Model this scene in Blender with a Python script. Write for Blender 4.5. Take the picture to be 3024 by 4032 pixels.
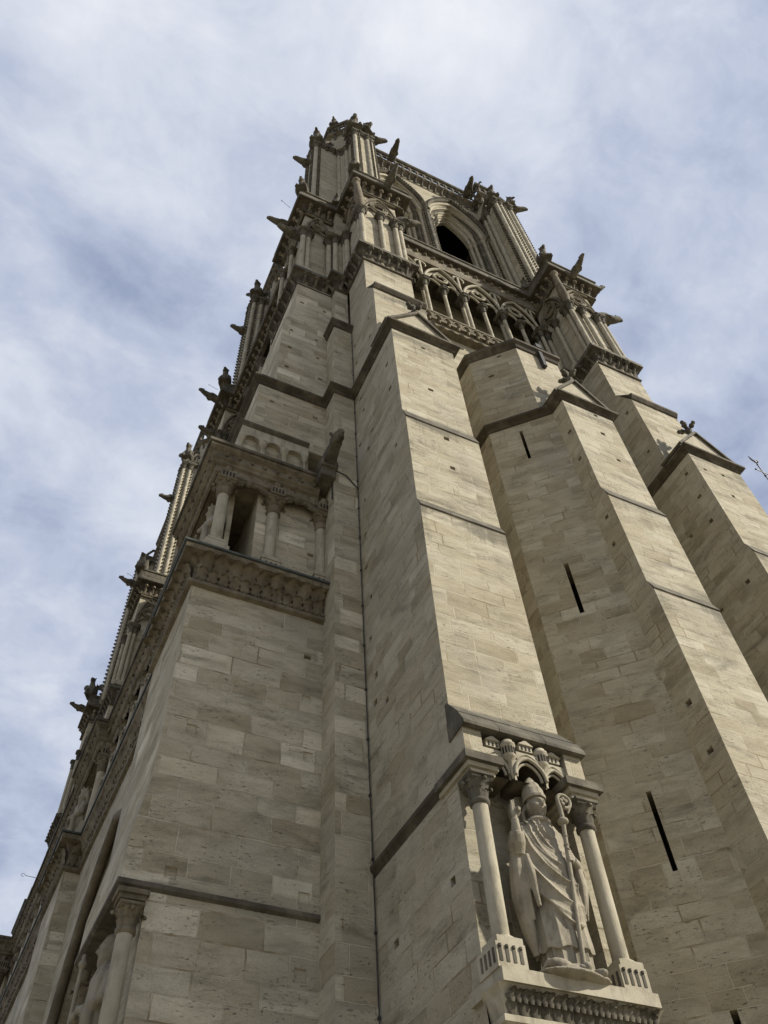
import bpy, math, random
import numpy as np
from mathutils import Vector, Matrix
R_ = math.radians
random.seed(7)
for o in list(bpy.data.objects): bpy.data.objects.remove(o)
scene = bpy.context.scene
COL = scene.collection
# ------------------------------------------------------------------ camera
AZ, EL, ROLL, FPX = R_(28.93), R_(53.25), R_(-4.6), 3340.0
fw = Vector((math.cos(EL)*math.sin(AZ), math.cos(EL)*math.cos(AZ), math.sin(EL)))
rt = fw.cross(Vector((0, 0, 1))).normalized(); up = rt.cross(fw)
r2 = rt*math.cos(ROLL)+up*math.sin(ROLL); u2 = up*math.cos(ROLL)-rt*math.sin(ROLL)
cam_d = bpy.data.cameras.new('camera'); cam = bpy.data.objects.new('camera', cam_d); COL.objects.link(cam)
cam_d.sensor_fit = 'VERTICAL'; cam_d.sensor_height = 36; cam_d.sensor_width = 27
cam_d.lens = FPX/4032*36; cam_d.clip_start = .1; cam_d.clip_end = 3000
M = Matrix((r2, u2, -fw)).transposed().to_4x4(); M.translation = Vector((0, 0, 1.6)); cam.matrix_world = M
scene.camera = cam
# ------------------------------------------------------------------ light
SUN_AZ, SUN_EL = R_(127.5), R_(36)
sd = bpy.data.lights.new('sun', 'SUN'); sd.energy = 5.0; sd.angle = R_(1.5); sd.color = (1, .93, .79)
so = bpy.data.objects.new('sun', sd); COL.objects.link(so); so.location = (60, -40, 90)
to_sun = Vector((math.cos(SUN_EL)*math.sin(SUN_AZ), math.cos(SUN_EL)*math.cos(SUN_AZ), math.sin(SUN_EL)))
so.rotation_euler = to_sun.to_track_quat('Z', 'Y').to_euler()
scene.view_settings.view_transform = 'Standard'; scene.view_settings.look = 'None'
scene.view_settings.exposure = .58; scene.view_settings.gamma = 1

class NT:                                                     # small node-tree helper
    def __init__(s, nt): s.t = nt; s.n = nt.nodes; s.l = nt.links
    def node(s, ty, **k):
        nd = s.n.new(ty)
        for a, v in k.items():
            if a.startswith('i_'):
                key = a[2:]; key = int(key) if key.isdigit() else key.replace('_', ' ')
                if isinstance(v, bpy.types.NodeSocket): s.l.new(v, nd.inputs[key])
                else: nd.inputs[key].default_value = v
            else: setattr(nd, a, v)
        return nd
    def math(s, op, a, b=None, c=None, clamp=False):
        nd = s.n.new('ShaderNodeMath'); nd.operation = op; nd.use_clamp = clamp
        for i, v in enumerate((a, b, c)):
            if v is None: continue
            if isinstance(v, bpy.types.NodeSocket): s.l.new(v, nd.inputs[i])
            else: nd.inputs[i].default_value = v
        return nd.outputs[0]
    def noise(s, vec, scale, detail=4, rough=.55, dist=0, dims='3D'):
        return s.node('ShaderNodeTexNoise', noise_dimensions=dims, i_Vector=vec, i_Scale=scale, i_Detail=detail, i_Roughness=rough, i_Distortion=dist).outputs[0]
    def mapr(s, v, a, b, c=0., d=1.):
        return s.node('ShaderNodeMapRange', i_0=v, i_1=a, i_2=b, i_3=c, i_4=d).outputs[0]
    def scale(s, vec, xyz, loc=(0, 0, 0)):
        return s.node('ShaderNodeMapping', i_Vector=vec, i_Scale=xyz, i_Location=loc).outputs[0]
    def ramp(s, f, stops):
        nd = s.n.new('ShaderNodeValToRGB'); s.l.new(f, nd.inputs[0]); e = nd.color_ramp.elements
        while len(e) < len(stops): e.new(.5)
        for el, (p, c) in zip(e, stops): el.position = p; el.color = (*c, 1)
        return nd.outputs[0]
    def mix(s, f, a, b, mode='MIX'):
        nd = s.node('ShaderNodeMix', data_type='RGBA', blend_type=mode)
        for i, v in ((0, f), (6, a), (7, b)):
            if isinstance(v, bpy.types.NodeSocket): s.l.new(v, nd.inputs[i])
            else: nd.inputs[i].default_value = v if i == 0 else (*v, 1)
        return nd.outputs[2]

w = bpy.data.worlds.new('World'); scene.world = w; w.use_nodes = True
g = NT(w.node_tree); g.n.clear()
sky = g.node('ShaderNodeTexSky', sky_type='NISHITA', sun_disc=False, sun_elevation=SUN_EL, sun_rotation=SUN_AZ)
SKYX, SKYY = 7.7, 2.9
tc = g.node('ShaderNodeTexCoord').outputs['Generated']
sep = g.node('ShaderNodeSeparateXYZ', i_0=tc)
zz = g.math('ADD', g.math('MAXIMUM', sep.outputs[2], .02), .35)
pl = g.node('ShaderNodeCombineXYZ', i_0=g.math('DIVIDE', sep.outputs[0], zz), i_1=g.math('DIVIDE', sep.outputs[1], zz)).outputs[0]
pl2 = g.scale(pl, (1, 1, 1), (SKYX, SKYY, 0))
big = g.noise(pl2, 1.5, 3, .45, .2); mid = g.noise(pl2, 4.2, 7, .56, .25); fine = g.noise(g.scale(pl2, (1, 1.25, 1)), 11.0, 8, .6, .4)
cl = g.math('ADD', g.math('MULTIPLY', big, .44), g.math('ADD', g.math('MULTIPLY', mid, .36), g.math('MULTIPLY', fine, .20)))
cloud = g.ramp(cl, [(.36, (1.5, 1.85, 2.85)), (.43, (2.2, 2.6, 3.65)), (.495, (3.3, 3.7, 4.7)), (.56, (4.5, 4.8, 5.5)), (.66, (5.9, 6.05, 6.4))])
skymix = g.mix(.96, sky.outputs[0], cloud)
bg = g.node('ShaderNodeBackground', i_Color=skymix, i_Strength=.1)
g.l.new(bg.outputs[0], g.node('ShaderNodeOutputWorld').inputs[0])

# ------------------------------------------------------------------ materials
def newmat(name):
    m = bpy.data.materials.new(name); m.use_nodes = True; t = NT(m.node_tree); t.n.clear()
    b = t.node('ShaderNodeBsdfPrincipled', i_Roughness=.9); b.inputs['Specular IOR Level'].default_value = .25
    t.l.new(b.outputs[0], t.node('ShaderNodeOutputMaterial').inputs[0])
    return m, t, b
def masonry(name, row=.37, width=.90, tone=1.13, dirt=.72, pale=1.0, bands=True):
    m, t, b = newmat(name)
    uv = t.node('ShaderNodeUVMap').outputs[0]
    s = t.node('ShaderNodeSeparateXYZ', i_0=uv); u, v = s.outputs[0], s.outputs[1]
    v1 = t.math('ADD', v, t.math('MULTIPLY', t.noise(t.node('ShaderNodeCombineXYZ', i_1=v).outputs[0], .8, 1), .55))
    wob = t.math('MULTIPLY', t.math('SUBTRACT', t.noise(t.scale(uv, (1.3, 1.3, 1)), 1.6, 5, .6), .5), .055)
    bv = t.node('ShaderNodeCombineXYZ', i_0=t.math('ADD', u, wob), i_1=t.math('ADD', v1, wob)).outputs[0]
    br = t.node('ShaderNodeTexBrick', i_Vector=bv, i_Color1=(0, 0, 0, 1), i_Color2=(1, 1, 1, 1), i_Mortar=(.5, .5, .5, 1), i_Scale=1, i_Mortar_Size=.014, i_Mortar_Smooth=.25, i_Brick_Width=width, i_Row_Height=row, offset=.5, offset_frequency=2, squash=.68, squash_frequency=3)
    k = tone
    dl = lambda p, q: tuple(.268*k*(1-q)+c*k*q for c in p)
    c0, c1, c2, c3 = (.238, .211, .153), (.275, .249, .187), (.302, .278, .215), (.324, .302, .241)
    stone = t.ramp(br.outputs[0], [(.0, tuple(c*k for c in c0)), (.22, tuple(c*k for c in c1)), (.5, tuple(c*k for c in c2)), (.86, tuple(c*k for c in c3)), (.90, tuple(c*k*pale for c in (.325, .30, .235))), (1, tuple(c*k*pale for c in (.345, .325, .265)))])
    wuv = t.node('ShaderNodeVectorMath', operation='ADD', i_0=uv, i_1=t.node('ShaderNodeCombineXYZ', i_1=t.math('MULTIPLY', t.noise(uv, 1.1, 3, .5), .18)).outputs[0]).outputs[0]
    own = t.node('ShaderNodeVectorMath', operation='ADD', i_0=t.scale(wuv, (.8, 2.6, 1)), i_1=t.node('ShaderNodeCombineXYZ', i_0=t.math('MULTIPLY', br.outputs[0], 61), i_1=t.math('MULTIPLY', br.outputs[0], 37)).outputs[0]).outputs[0]
    strata = t.noise(own, 1, 10, .62, .1)
    col = t.mix(1, stone, t.ramp(strata, [(.28, (.60, .57, .51)), (.42, (.88, .87, .83)), (.55, (1.10, 1.09, 1.07)), (.70, (.88, .87, .83))]), 'MULTIPLY')
    grit = t.noise(t.scale(uv, (26, 32, 1)), 1, 5, .75)
    col = t.mix(1, col, t.ramp(grit, [(.3, (.80, .80, .79)), (.6, (1.08, 1.08, 1.08))]), 'MULTIPLY')
    blotch = t.noise(t.scale(uv, (.35, .5, 1)), 1, 6, .6)
    col = t.mix(t.mapr(blotch, .45, .72, 0, .5), col, (.235, .195, .125))
    grey = t.noise(t.scale(uv, (.5, .28, 1), (7, 3, 0)), 1, 5, .55)
    col = t.mix(t.mapr(grey, .5, .72, 0, .55), col, (.215, .205, .17))
    # pointing: sandy, wider and smeared in places
    mz = t.noise(uv, .9, 3)
    mort = t.math('MULTIPLY', br.outputs[1], t.mapr(mz, .3, .65, .25, 1))
    col = t.mix(mort, col, t.mix(t.mapr(mz, .5, .62), (.37*k, .335*k, .255*k), (.19*k, .152*k, .092*k)))
    # dark lichen and soot runs
    soot = t.noise(t.scale(wuv, (.5, 1.7, 1), (2, 9, 0)), 1, 9, .72, .5)
    runs = t.noise(t.scale(uv, (4.5, .16, 1), (3, 1, 0)), 1, 5, .6)
    if bands:                                                  # soot gathers where the mouldings and set-offs drip
        for z in (16.45, 20.45, 25.8, 31.2, 35.4):
            f = t.math('MULTIPLY', t.mapr(v, z-1.3, z), t.math('LESS_THAN', v, z)); f = t.math('POWER', f, 2.2); f2 = t.math('MULTIPLY', t.mapr(v, z+.95, z+.3), t.math('GREATER_THAN', v, z))
            soot = t.math('ADD', soot, t.math('ADD', t.math('MULTIPLY', f, .16), t.math('MULTIPLY', f2, .11)))
            fl = t.math('MULTIPLY', t.mapr(v, z-4.5, z), t.math('LESS_THAN', v, z)); soot = t.math('ADD', soot, t.math('MULTIPLY', fl, t.mapr(runs, .5, .72, 0, .13)))
    col = t.mix(t.mapr(soot, .535, .70, 0, dirt), col, (.078, .070, .052))
    pits = t.noise(t.scale(uv, (9, 26, 1)), 1, 4, .7)
    zone = t.noise(t.scale(uv, (1.2, 1.6, 1), (5, 5, 0)), 1, 2)
    pit = t.math('MULTIPLY', t.mapr(pits, .60, .70), t.mapr(zone, .46, .60))
    col = t.mix(t.math('MULTIPLY', pit, .8), col, (.07, .06, .045))
    t.l.new(col, b.inputs['Base Color'])
    h = t.math('SUBTRACT', t.math('ADD', t.math('MULTIPLY', strata, .9), t.math('MULTIPLY', grit, .35)), t.math('ADD', t.math('MULTIPLY', br.outputs[1], .5), t.math('MULTIPLY', pit, .8)))
    h = t.math('ADD', h, t.math('MULTIPLY', br.outputs[0], .55))
    t.l.new(t.node('ShaderNodeBump', i_Strength=.9, i_Distance=.04, i_Height=h).outputs[0], b.inputs['Normal'])
    return m
def carved(name, c1, c2, c3, dark, amt, bump=.5):
    m, t, b = newmat(name)
    p = t.node('ShaderNodeNewGeometry').outputs['Position']
    n1 = t.noise(p, 1.7, 7, .62, .4); n2 = t.noise(t.scale(p, (1, 1, .35)), 5.5, 6, .65)
    col = t.ramp(n1, [(.3, c1), (.5, c2), (.68, c3)])
    col = t.mix(t.mapr(n2, .5, .7, 0, amt), col, dark)
    fine = t.noise(p, 34, 4, .7)
    col = t.mix(t.mapr(fine, .6, .75, 0, .45), col, dark)
    t.l.new(col, b.inputs['Base Color'])
    h = t.math('ADD', t.math('MULTIPLY', fine, .4), n2)
    t.l.new(t.node('ShaderNodeBump', i_Strength=bump, i_Distance=.03, i_Height=h).outputs[0], b.inputs['Normal'])
    return m
def plain(name, c, rough=.8, metal=0):
    m, t, b = newmat(name)
    p = t.node('ShaderNodeNewGeometry').outputs['Position']
    n = t.noise(p, 3, 6, .6)
    t.l.new(t.mix(t.mapr(n, .35, .65), tuple(x*.7 for x in c), tuple(x*1.2 for x in c)), b.inputs['Base Color'])
    b.inputs['Roughness'].default_value = rough; b.inputs['Metallic'].default_value = metal
    return m
ASH = masonry('ashlar_masonry')
ASHU = masonry('ashlar_masonry_upper',   .36, .85, 1.16, .5, 1.0, False)
ASHW = masonry('ashlar_masonry_patched', .45, 1.08, 1.24, .6, 1.25, False)
ASHT = masonry('ashlar_masonry_plain', .37, .90, 1.11, .62, 1.0, False)
PALE = carved('pale_shaft_stone', (.265, .238, .178), (.315, .288, .22), (.36, .332, .265), (.12, .105, .078), .55, .35)
CARV = carved('carved_limestone', (.085, .070, .047), (.135, .114, .079), (.20, .175, .127), (.042, .036, .026), .65)
STAT = carved('statue_limestone', (.175, .155, .118), (.24, .215, .165), (.305, .278, .218), (.055, .047, .036), .6, .6)
DARK = carved('weathered_crust_and_slot_shade', (.055, .049, .038), (.085, .077, .059), (.14, .128, .10), (.024, .022, .018), .65)  # weathered stone; on the pedestals also the painted shade of their slots
CRUST = carved('brown_crust', (.036, .029, .020), (.058, .048, .033), (.105, .09, .065), (.022, .018, .013), .6)
GREY = carved('lichen_grey_stone', (.052, .046, .035), (.085, .076, .057), (.15, .136, .104), (.028, .025, .02), .65)
LEAD = plain('lead_sheet', (.07, .078, .075), .6)
IRON = plain('black_iron', (.03, .03, .03), .5)
OAK_SHADE = plain('dark_oak_and_shade', (.02, .017, .014), .9)  # oak of the louvres; elsewhere near-black shade painted into holes and slits
PAVE = masonry('plaza_paving', .5, .8, 1.1)

# ------------------------------------------------------------------ mesh builder
class MB:
    def __init__(s): s.v = []; s.f = []; s.m = []; s.s = []
    def add(s, vs, fs, mat=0, smooth=False):
        b = len(s.v); s.v += [tuple(p) for p in vs]
        for f in fs: s.f.append([b+i for i in f]); s.m.append(mat); s.s.append(smooth)
    def face(s, pts, mat=0, smooth=False): s.add(pts, [list(range(len(pts)))], mat, smooth)
    def box(s, x0, x1, y0, y1, z0, z1, mat=0):
        s.prism([(x0, y0), (x1, y0), (x1, y1), (x0, y1)], z0, z1, mat)
    def prism(s, poly, z0, z1, mat=0, poly2=None, cap=True, mside=None):
        p2 = poly2 or poly; n = len(poly)
        vs = [(x, y, z0) for x, y in poly]+[(x, y, z1) for x, y in p2]
        fs = [[i, (i+1) % n, n+(i+1) % n, n+i] for i in range(n)]
        s.add(vs, fs, mat)
        if cap: s.add(vs, [list(range(n))[::-1], [n+i for i in range(n)]], mat)
    def obox(s, c, a, b2, c2, mat=0):                         # centre and three half-axis vectors
        c = Vector(c); a = Vector(a); b2 = Vector(b2); c2 = Vector(c2)
        vs = [c+a*i+b2*j+c2*k for k in (-1, 1) for j in (-1, 1) for i in (-1, 1)]
        s.add(vs, [[0, 2, 3, 1], [4, 5, 7, 6], [0, 1, 5, 4], [2, 6, 7, 3], [0, 4, 6, 2], [1, 3, 7, 5]], mat)
    def sweep(s, path, prof, closed=False, mats=None, smooth=False):
        n = len(path); P = [Vector((p[0], p[1])) for p in path]
        mit = []
        for i in range(n):
            def nr(a, b): d = (b-a).normalized(); return Vector((d.y, -d.x))
            a = nr(P[i-1], P[i]) if (i > 0 or closed) else None
            b = nr(P[i], P[(i+1) % n]) if (i < n-1 or closed) else None
            if a is None: mit.append(b)
            elif b is None: mit.append(a)
            else: mit.append((a+b)/max(.25, 1+a.dot(b)))
        k = len(prof); vs = []
        for i in range(n):
            for o, z in prof: q = P[i]+mit[i]*o; vs.append((q.x, q.y, z))
        for i in range(n if closed else n-1):
            for j in range(k-1):
                a = i*k+j; b = ((i+1) % n)*k+j
                s.add([vs[a], vs[b], vs[b+1], vs[a+1]], [[0, 1, 2, 3]], mats[j] if mats else 0, smooth)
        if not closed:
            s.face([vs[j] for j in range(k)], mats[0] if mats else 0); s.face([vs[(n-1)*k+j] for j in range(k)][::-1], mats[0] if mats else 0)
    def lathe(s, cx, cy, prof, n=12, mat=0, smooth=True, ph=0.):
        k = len(prof); vs = []
        for i in range(n):
            a = ph+2*math.pi*i/n
            for r, z in prof: vs.append((cx+r*math.cos(a), cy+r*math.sin(a), z))
        fs = [[i*k+j, ((i+1) % n)*k+j, ((i+1) % n)*k+j+1, i*k+j+1] for i in range(n) for j in range(k-1)]
        s.add(vs, fs, mat, smooth)
        s.add([vs[i*k] for i in range(n)], [list(range(n))[::-1]], mat); s.add([vs[i*k+k-1] for i in range(n)], [list(range(n))], mat)
    def tube(s, pts, rad, n=8, mat=0, smooth=True, flat=None):
        P = [Vector(p) for p in pts]; m = len(P)
        if not hasattr(rad, '__len__'): rad = [rad]*m
        ref = None; vs = []
        for i in range(m):
            d = (P[min(i+1, m-1)]-P[max(i-1, 0)]).normalized()
            if ref is None: ref = d.orthogonal().normalized() if flat is None else Vector(flat)
            ref = (ref-d*ref.dot(d)).normalized(); bi = d.cross(ref)
            for j in range(n):
                a = 2*math.pi*(j+.5)/n
                vs.append(P[i]+(ref*math.cos(a)+bi*math.sin(a))*rad[i])
        fs = [[i*n+j, i*n+(j+1) % n, (i+1)*n+(j+1) % n, (i+1)*n+j] for i in range(m-1) for j in range(n)]
        s.add(vs, fs, mat, smooth); s.add(vs[:n], [list(range(n))[::-1]], mat); s.add(vs[-n:], [list(range(n))], mat)
    def ball(s, c, r, n=8, m=6, mat=0, rot=None, smooth=True):
        c = Vector(c); r = r if hasattr(r, '__len__') else (r, r, r); vs = []; rot = rot or Matrix.Identity(3)
        for i in range(m+1):
            th = math.pi*i/m
            for j in range(n):
                a = 2*math.pi*j/n
                vs.append(c+rot @ Vector((r[0]*math.sin(th)*math.cos(a), r[1]*math.sin(th)*math.sin(a), r[2]*math.cos(th))))
        fs = []
        for i in range(m):
            for j in range(n):
                q = [i*n+j, (i+1)*n+j, (i+1)*n+(j+1) % n, i*n+(j+1) % n]
                if i == 0: q = [q[0], q[1], q[2]]
                elif i == m-1: q = [q[0], q[1], q[3]]
                fs.append(q)
        s.add(vs, fs, mat, smooth)
    def panel(s, O, U, N, u0, u1, z0, z1, holes=(), mat=0, hmat=None):
        """wall sheet in the vertical plane through O along U, outward N; holes (u, z, w, h, depth) are really recessed"""
        O = Vector((O[0], O[1], 0)); U = Vector((U[0], U[1], 0)); N = Vector((N[0], N[1], 0)); hmat = mat if hmat is None else hmat
        hs = [(u-a/2, u+a/2, z-h/2, z+h/2, d) for u, z, a, h, d in holes if u0 < u-a/2 and u+a/2 < u1 and z0 < z-h/2 and z+h/2 < z1]
        us = sorted({u0, u1, *[q for h in hs for q in h[:2]]}); zs = sorted({z0, z1, *[q for h in hs for q in h[2:4]]})
        P = lambda u, z, d=0: O+U*u-N*d+Vector((0, 0, z))
        for i in range(len(us)-1):
            for j in range(len(zs)-1):
                um, zm = (us[i]+us[i+1])/2, (zs[j]+zs[j+1])/2
                if any(a < um < b and c < zm < d for a, b, c, d, _ in hs): continue
                s.face([P(us[i], zs[j]), P(us[i+1], zs[j]), P(us[i+1], zs[j+1]), P(us[i], zs[j+1])], mat)
        for a, b, c, d, e in hs:
            for (p, q) in (((a, c), (b, c)), ((b, c), (b, d)), ((b, d), (a, d)), ((a, d), (a, c))):
                s.face([P(*p), P(*q), P(*q, e), P(*p, e)], mat)
            s.face([P(a, c, e), P(b, c, e), P(b, d, e), P(a, d, e)], mat if e < .1 else hmat)  # deep holes can take a near-black back, shade painted in

ROOTS = {}
def build(name, mb, mats, parent=None, loc=None, label=None, mods=None):
    me = bpy.data.meshes.new(name)
    V = np.array(mb.v, float)
    c = np.array(loc) if loc is not None else np.array([(V[:, 0].min()+V[:, 0].max())/2, (V[:, 1].min()+V[:, 1].max())/2, V[:, 2].min()])
    me.from_pydata((V-c).tolist(), [], mb.f)
    mats = mats if isinstance(mats, (list, tuple)) else [mats]
    for m in mats: me.materials.append(m)
    me.polygons.foreach_set('material_index', mb.m); me.polygons.foreach_set('use_smooth', mb.s)
    uvl = me.uv_layers.new(name='UVMap'); uv = np.zeros((len(me.loops), 2))
    for p in me.polygons:
        n = p.normal
        h = math.hypot(n.x, n.y)
        if h > .35:
            t = (-n.y/h, n.x/h)
            if t[0] < -1e-6 or (abs(t[0]) < 1e-6 and t[1] < 0): t = (-t[0], -t[1])
            for li in p.loop_indices:
                q = V[me.loops[li].vertex_index]; uv[li] = (q[0]*t[0]+q[1]*t[1]+3*t[1], q[2])
        else:
            for li in p.loop_indices:
                q = V[me.loops[li].vertex_index]; uv[li] = (q[0], q[1])
    uvl.data.foreach_set('uv', uv.ravel())
    o = bpy.data.objects.new(name, me); COL.objects.link(o)
    o['_w'] = tuple(c)
    pw = np.array(parent['_w']) if parent is not None else np.zeros(3)
    o.location = tuple(c-pw)
    if parent is not None: o.parent = parent
    if label: o['label'] = label
    if mods: mods(o)
    return o
def thing(name, label, cat, loc, group=None):
    o = bpy.data.objects.new(name, None); COL.objects.link(o); o.location = loc; o['_w'] = tuple(loc)
    o.empty_display_size = .3
    o['label'] = label; o['category'] = cat
    if group: o['group'] = group
    return o
def tag(o, label, cat, group=None):
    o['label'] = label; o['category'] = cat
    if group: o['group'] = group
    return o
def remesh(vox):
    def f(o):
        m = o.modifiers.new('remesh', 'REMESH'); m.mode = 'VOXEL'; m.voxel_size = vox; m.use_smooth_shade = True
        k = o.modifiers.new('smooth', 'SMOOTH'); k.iterations = 1; k.factor = .4
    return f
CA = thing('cathedral', 'tall gothic cathedral of pale limestone, its buttressed bell tower seen from the corner', 'cathedral', (9, 16, 0))
def part(name, mb, mats, parent=None, label=None): return build(name, mb, mats, parent or CA, label=label)

# ------------------------------------------------------------------ ornament helpers
def leaf(mb, p, out, w, h, mat=0, curl=.5):
    """one carved leaf: a cupped, five-lobed blade that climbs the bell and rolls outward, with its midrib"""
    o = Vector((out[0], out[1], 0)).normalized(); sd_ = Vector((-o.y, o.x, 0)); p = Vector(p); z = Vector((0, 0, 1))
    nu, nv = 6, 7; vs = []
    for j in range(nv+1):
        v = j/nv; wd = .5*w*(.35+.75*math.sin(math.pi*min(1, .12+v*.74)))*(1+.22*math.cos(2*math.pi*2.5*v+2.2))
        ou = w*(.06+curl*1.05*v**2.4); zh = h*math.sin(min(1.75, v*1.72))
        for i in range(nu+1):
            u = 2*i/nu-1; vs.append(p+sd_*(u*wd)+o*(ou+w*.22*(1-u*u)*(.35+.65*math.sin(math.pi*v))-w*.05*abs(math.sin(u*4.7)))+z*(zh-.10*h*u*u*v))
    mb.add(vs, [[j*(nu+1)+i, j*(nu+1)+i+1, (j+1)*(nu+1)+i+1, (j+1)*(nu+1)+i] for j in range(nv) for i in range(nu)], mat, True)
def along(path, step, inset=0.):
    for a, b in zip(path[:-1], path[1:]):
        a = Vector(a); b = Vector(b); L = (b-a).length; n = max(1, int(round((L-2*inset)/step))); d = (b-a)/L
        for i in range(n): yield a+d*(inset+(L-2*inset)*(i+.5)/n), Vector((d.y, -d.x))
def leafrow(mb, path, z, w, h, step, mat=0, curl=.5, inset=0., off=0.):
    for p, o in along(path, step, inset):
        j = random.uniform(.85, 1.12); leaf(mb, (p.x+o.x*off, p.y+o.y*off, z), o, w*j, h*j, mat, curl)
def knobrow(mb, path, z, r, step, off, mat=0, stalk=None):
    """crocket heads: a ball on a short rising stalk"""
    for p, o in along(path, step):
        j = random.uniform(.85, 1.15); c = Vector((p.x+o.x*off, p.y+o.y*off, z))
        mb.ball(c, (r*j, r*j, r*1.1*j), 7, 5, mat)
        if stalk: mb.tube([(p.x, p.y, z-stalk), (p.x+o.x*off*.5, p.y+o.y*off*.5, z-stalk*.35), c], [r*.75, r*.6, r*.6], 6, mat)
def crockets(parent, path, z, r, step, off, stalk, mat):
    for p, o in along(path, step):
        m = MB(); j = random.uniform(.85, 1.15); c = Vector((p.x+o.x*off, p.y+o.y*off, z)); d = Vector((-o.y, o.x, 0))
        m.tube([(p.x-o.x*.06, p.y-o.y*.06, z-stalk), (p.x+o.x*off*.5, p.y+o.y*off*.5, z-stalk*.35), c], [r*.8, r*.62, r*.62], 7)
        m.ball(c, (r*j, r*j, r*1.05*j), 8, 6)
        for k in (-1, 1): m.ball(c+d*k*r*.7-Vector((0, 0, r*.35)), (r*.5, r*.5, r*.6), 6, 4)
        m.ball(c+Vector((o.x, o.y, 0))*r*.6-Vector((0, 0, r*.5)), r*.55*j, 6, 4)
        part('crocket', m, mat, parent)
def offset_path(path, o):
    P = [Vector(p) for p in path]; n = len(P); out = []
    for i in range(n):
        def nr(a, b): d = (b-a).normalized(); return Vector((d.y, -d.x))
        a = nr(P[i-1], P[i]) if i > 0 else None; b = nr(P[i], P[i+1]) if i < n-1 else None
        m = b if a is None else a if b is None else (a+b)/max(.25, 1+a.dot(b))
        out.append(tuple(P[i]+m*o))
    return out
def ngon(cx, cy, r, n=8, ph=math.pi/8): return [(cx+r*math.cos(ph+2*math.pi*i/n), cy+r*math.sin(ph+2*math.pi*i/n)) for i in range(n)]
def capital_mesh(pts, z0, h, r, ab, sides=8, lv=8):
    """crocket capital over the shafts at pts: astragal ring, bell, two ranks of crockets, moulded abacus"""
    mb = MB()
    for (x, y) in pts:
        mb.lathe(x, y, [(r*1.0, z0-.03), (r*1.3, z0), (r*1.3, z0+.05), (r*1.05, z0+.08), (r*1.05, z0+h*.35), (r*1.35, z0+h*.6), (r*1.75, z0+h*.78)], 12)
        for i in range(lv):
            a = 2*math.pi*(i+.5)/lv; o = (math.cos(a), math.sin(a)); j = random.uniform(.9, 1.1)
            leaf(mb, (x+o[0]*r*.95, y+o[1]*r*.95, z0+h*.05), o, r*.92, h*.42*j, 0, .45)
            a += math.pi/lv; o = (math.cos(a), math.sin(a))
            leaf(mb, (x+o[0]*r*1.0, y+o[1]*r*1.0, z0+h*.22), o, r*1.05, h*.56*j, 0, .75)
            if i % 2: mb.ball((x+o[0]*r*2.0, y+o[1]*r*2.0, z0+h*.68), (r*.3, r*.3, r*.26), 6, 4)
    cx = sum(p[0] for p in pts)/len(pts); cy = sum(p[1] for p in pts)/len(pts)
    ex = max(abs(p[0]-cx) for p in pts); ey = max(abs(p[1]-cy) for p in pts)
    def poly(s): 
        if sides == 4: return [(cx-ex-s, cy-ey-s), (cx+ex+s, cy-ey-s), (cx+ex+s, cy+ey+s), (cx-ex-s, cy+ey+s)]
        q = s*.55
        return [(cx-ex-q, cy-ey-s), (cx+ex+q, cy-ey-s), (cx+ex+s, cy-ey-q), (cx+ex+s, cy+ey+q), (cx+ex+q, cy+ey+s), (cx-ex-q, cy+ey+s), (cx-ex-s, cy+ey+q), (cx-ex-s, cy-ey-q)]
    mb.prism(poly(ab*.8), z0+h*.74, z0+h*.82, 0, poly(ab*.92)); mb.prism(poly(ab*.92), z0+h*.82, z0+h*.86)
    mb.prism(poly(ab*.92), z0+h*.862, z0+h*.9, 0, poly(ab*1.06)); mb.prism(poly(ab*1.06), z0+h*.902, z0+h)
    return mb
def column(pts, z0, z1, r, cap=.6, base=.4, ab=None, sides=8, name='column', plinth=None, lv=8, shaftmat=PALE, capmat=GREY, drum=True):
    """shaft(s) carry the name; capital and base are their children"""
    ab = ab or r*2.1; mb = MB()
    zt = z1-cap; zb = z0+base
    for (x, y) in pts:
        n = max(1, int((zt-zb)/1.1)) if drum else 1
        prof = []
        for i in range(n):
            a = zb+(zt-zb)*i/n; c = zb+(zt-zb)*(i+1)/n; k = 1-.05*i/n
            prof += [(r*k*.975, a), (r*k, a+.012), (r*k*.99, c-.012), (r*k*.975, c)]
        mb.lathe(x, y, prof, 14)
    o = part(name, mb, shaftmat)
    part('capital', capital_mesh(pts, zt, cap, r, ab, sides, lv), capmat, o)
    if base:
        b = MB()
        for (x, y) in pts:
            b.lathe(x, y, [(r*1.6, zb-base*.4), (r*1.6, zb-base*.28), (r*1.3, zb-base*.2), (r*1.35, zb-base*.1), (r*1.05, zb), (r, zb+.01)], 14)
            q = r*1.6
            b.box(x-q, x+q, y-q, y+q, z0, zb-base*.4+.002)
        part('base', b, shaftmat, o)
    return o
def arch_pts(cx, hw, zs, c, n=10):
    """pointed arch, springing at zs, arc centres c beyond the axis; left to right"""
    Rr = hw+c; a1 = math.acos(min(1, c/Rr)); L = []
    for i in range(n+1):
        a = a1*i/n; L.append((cx+c-Rr*math.cos(a), zs+Rr*math.sin(a)))
    return L+[(2*cx-x, z) for x, z in L[-2::-1]]
def putlogs(lst, s=.145): return [(u, z, s*random.uniform(.85, 1.2), s*random.uniform(.85, 1.15), .3) for u, z in lst]
exec_order = []

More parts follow.
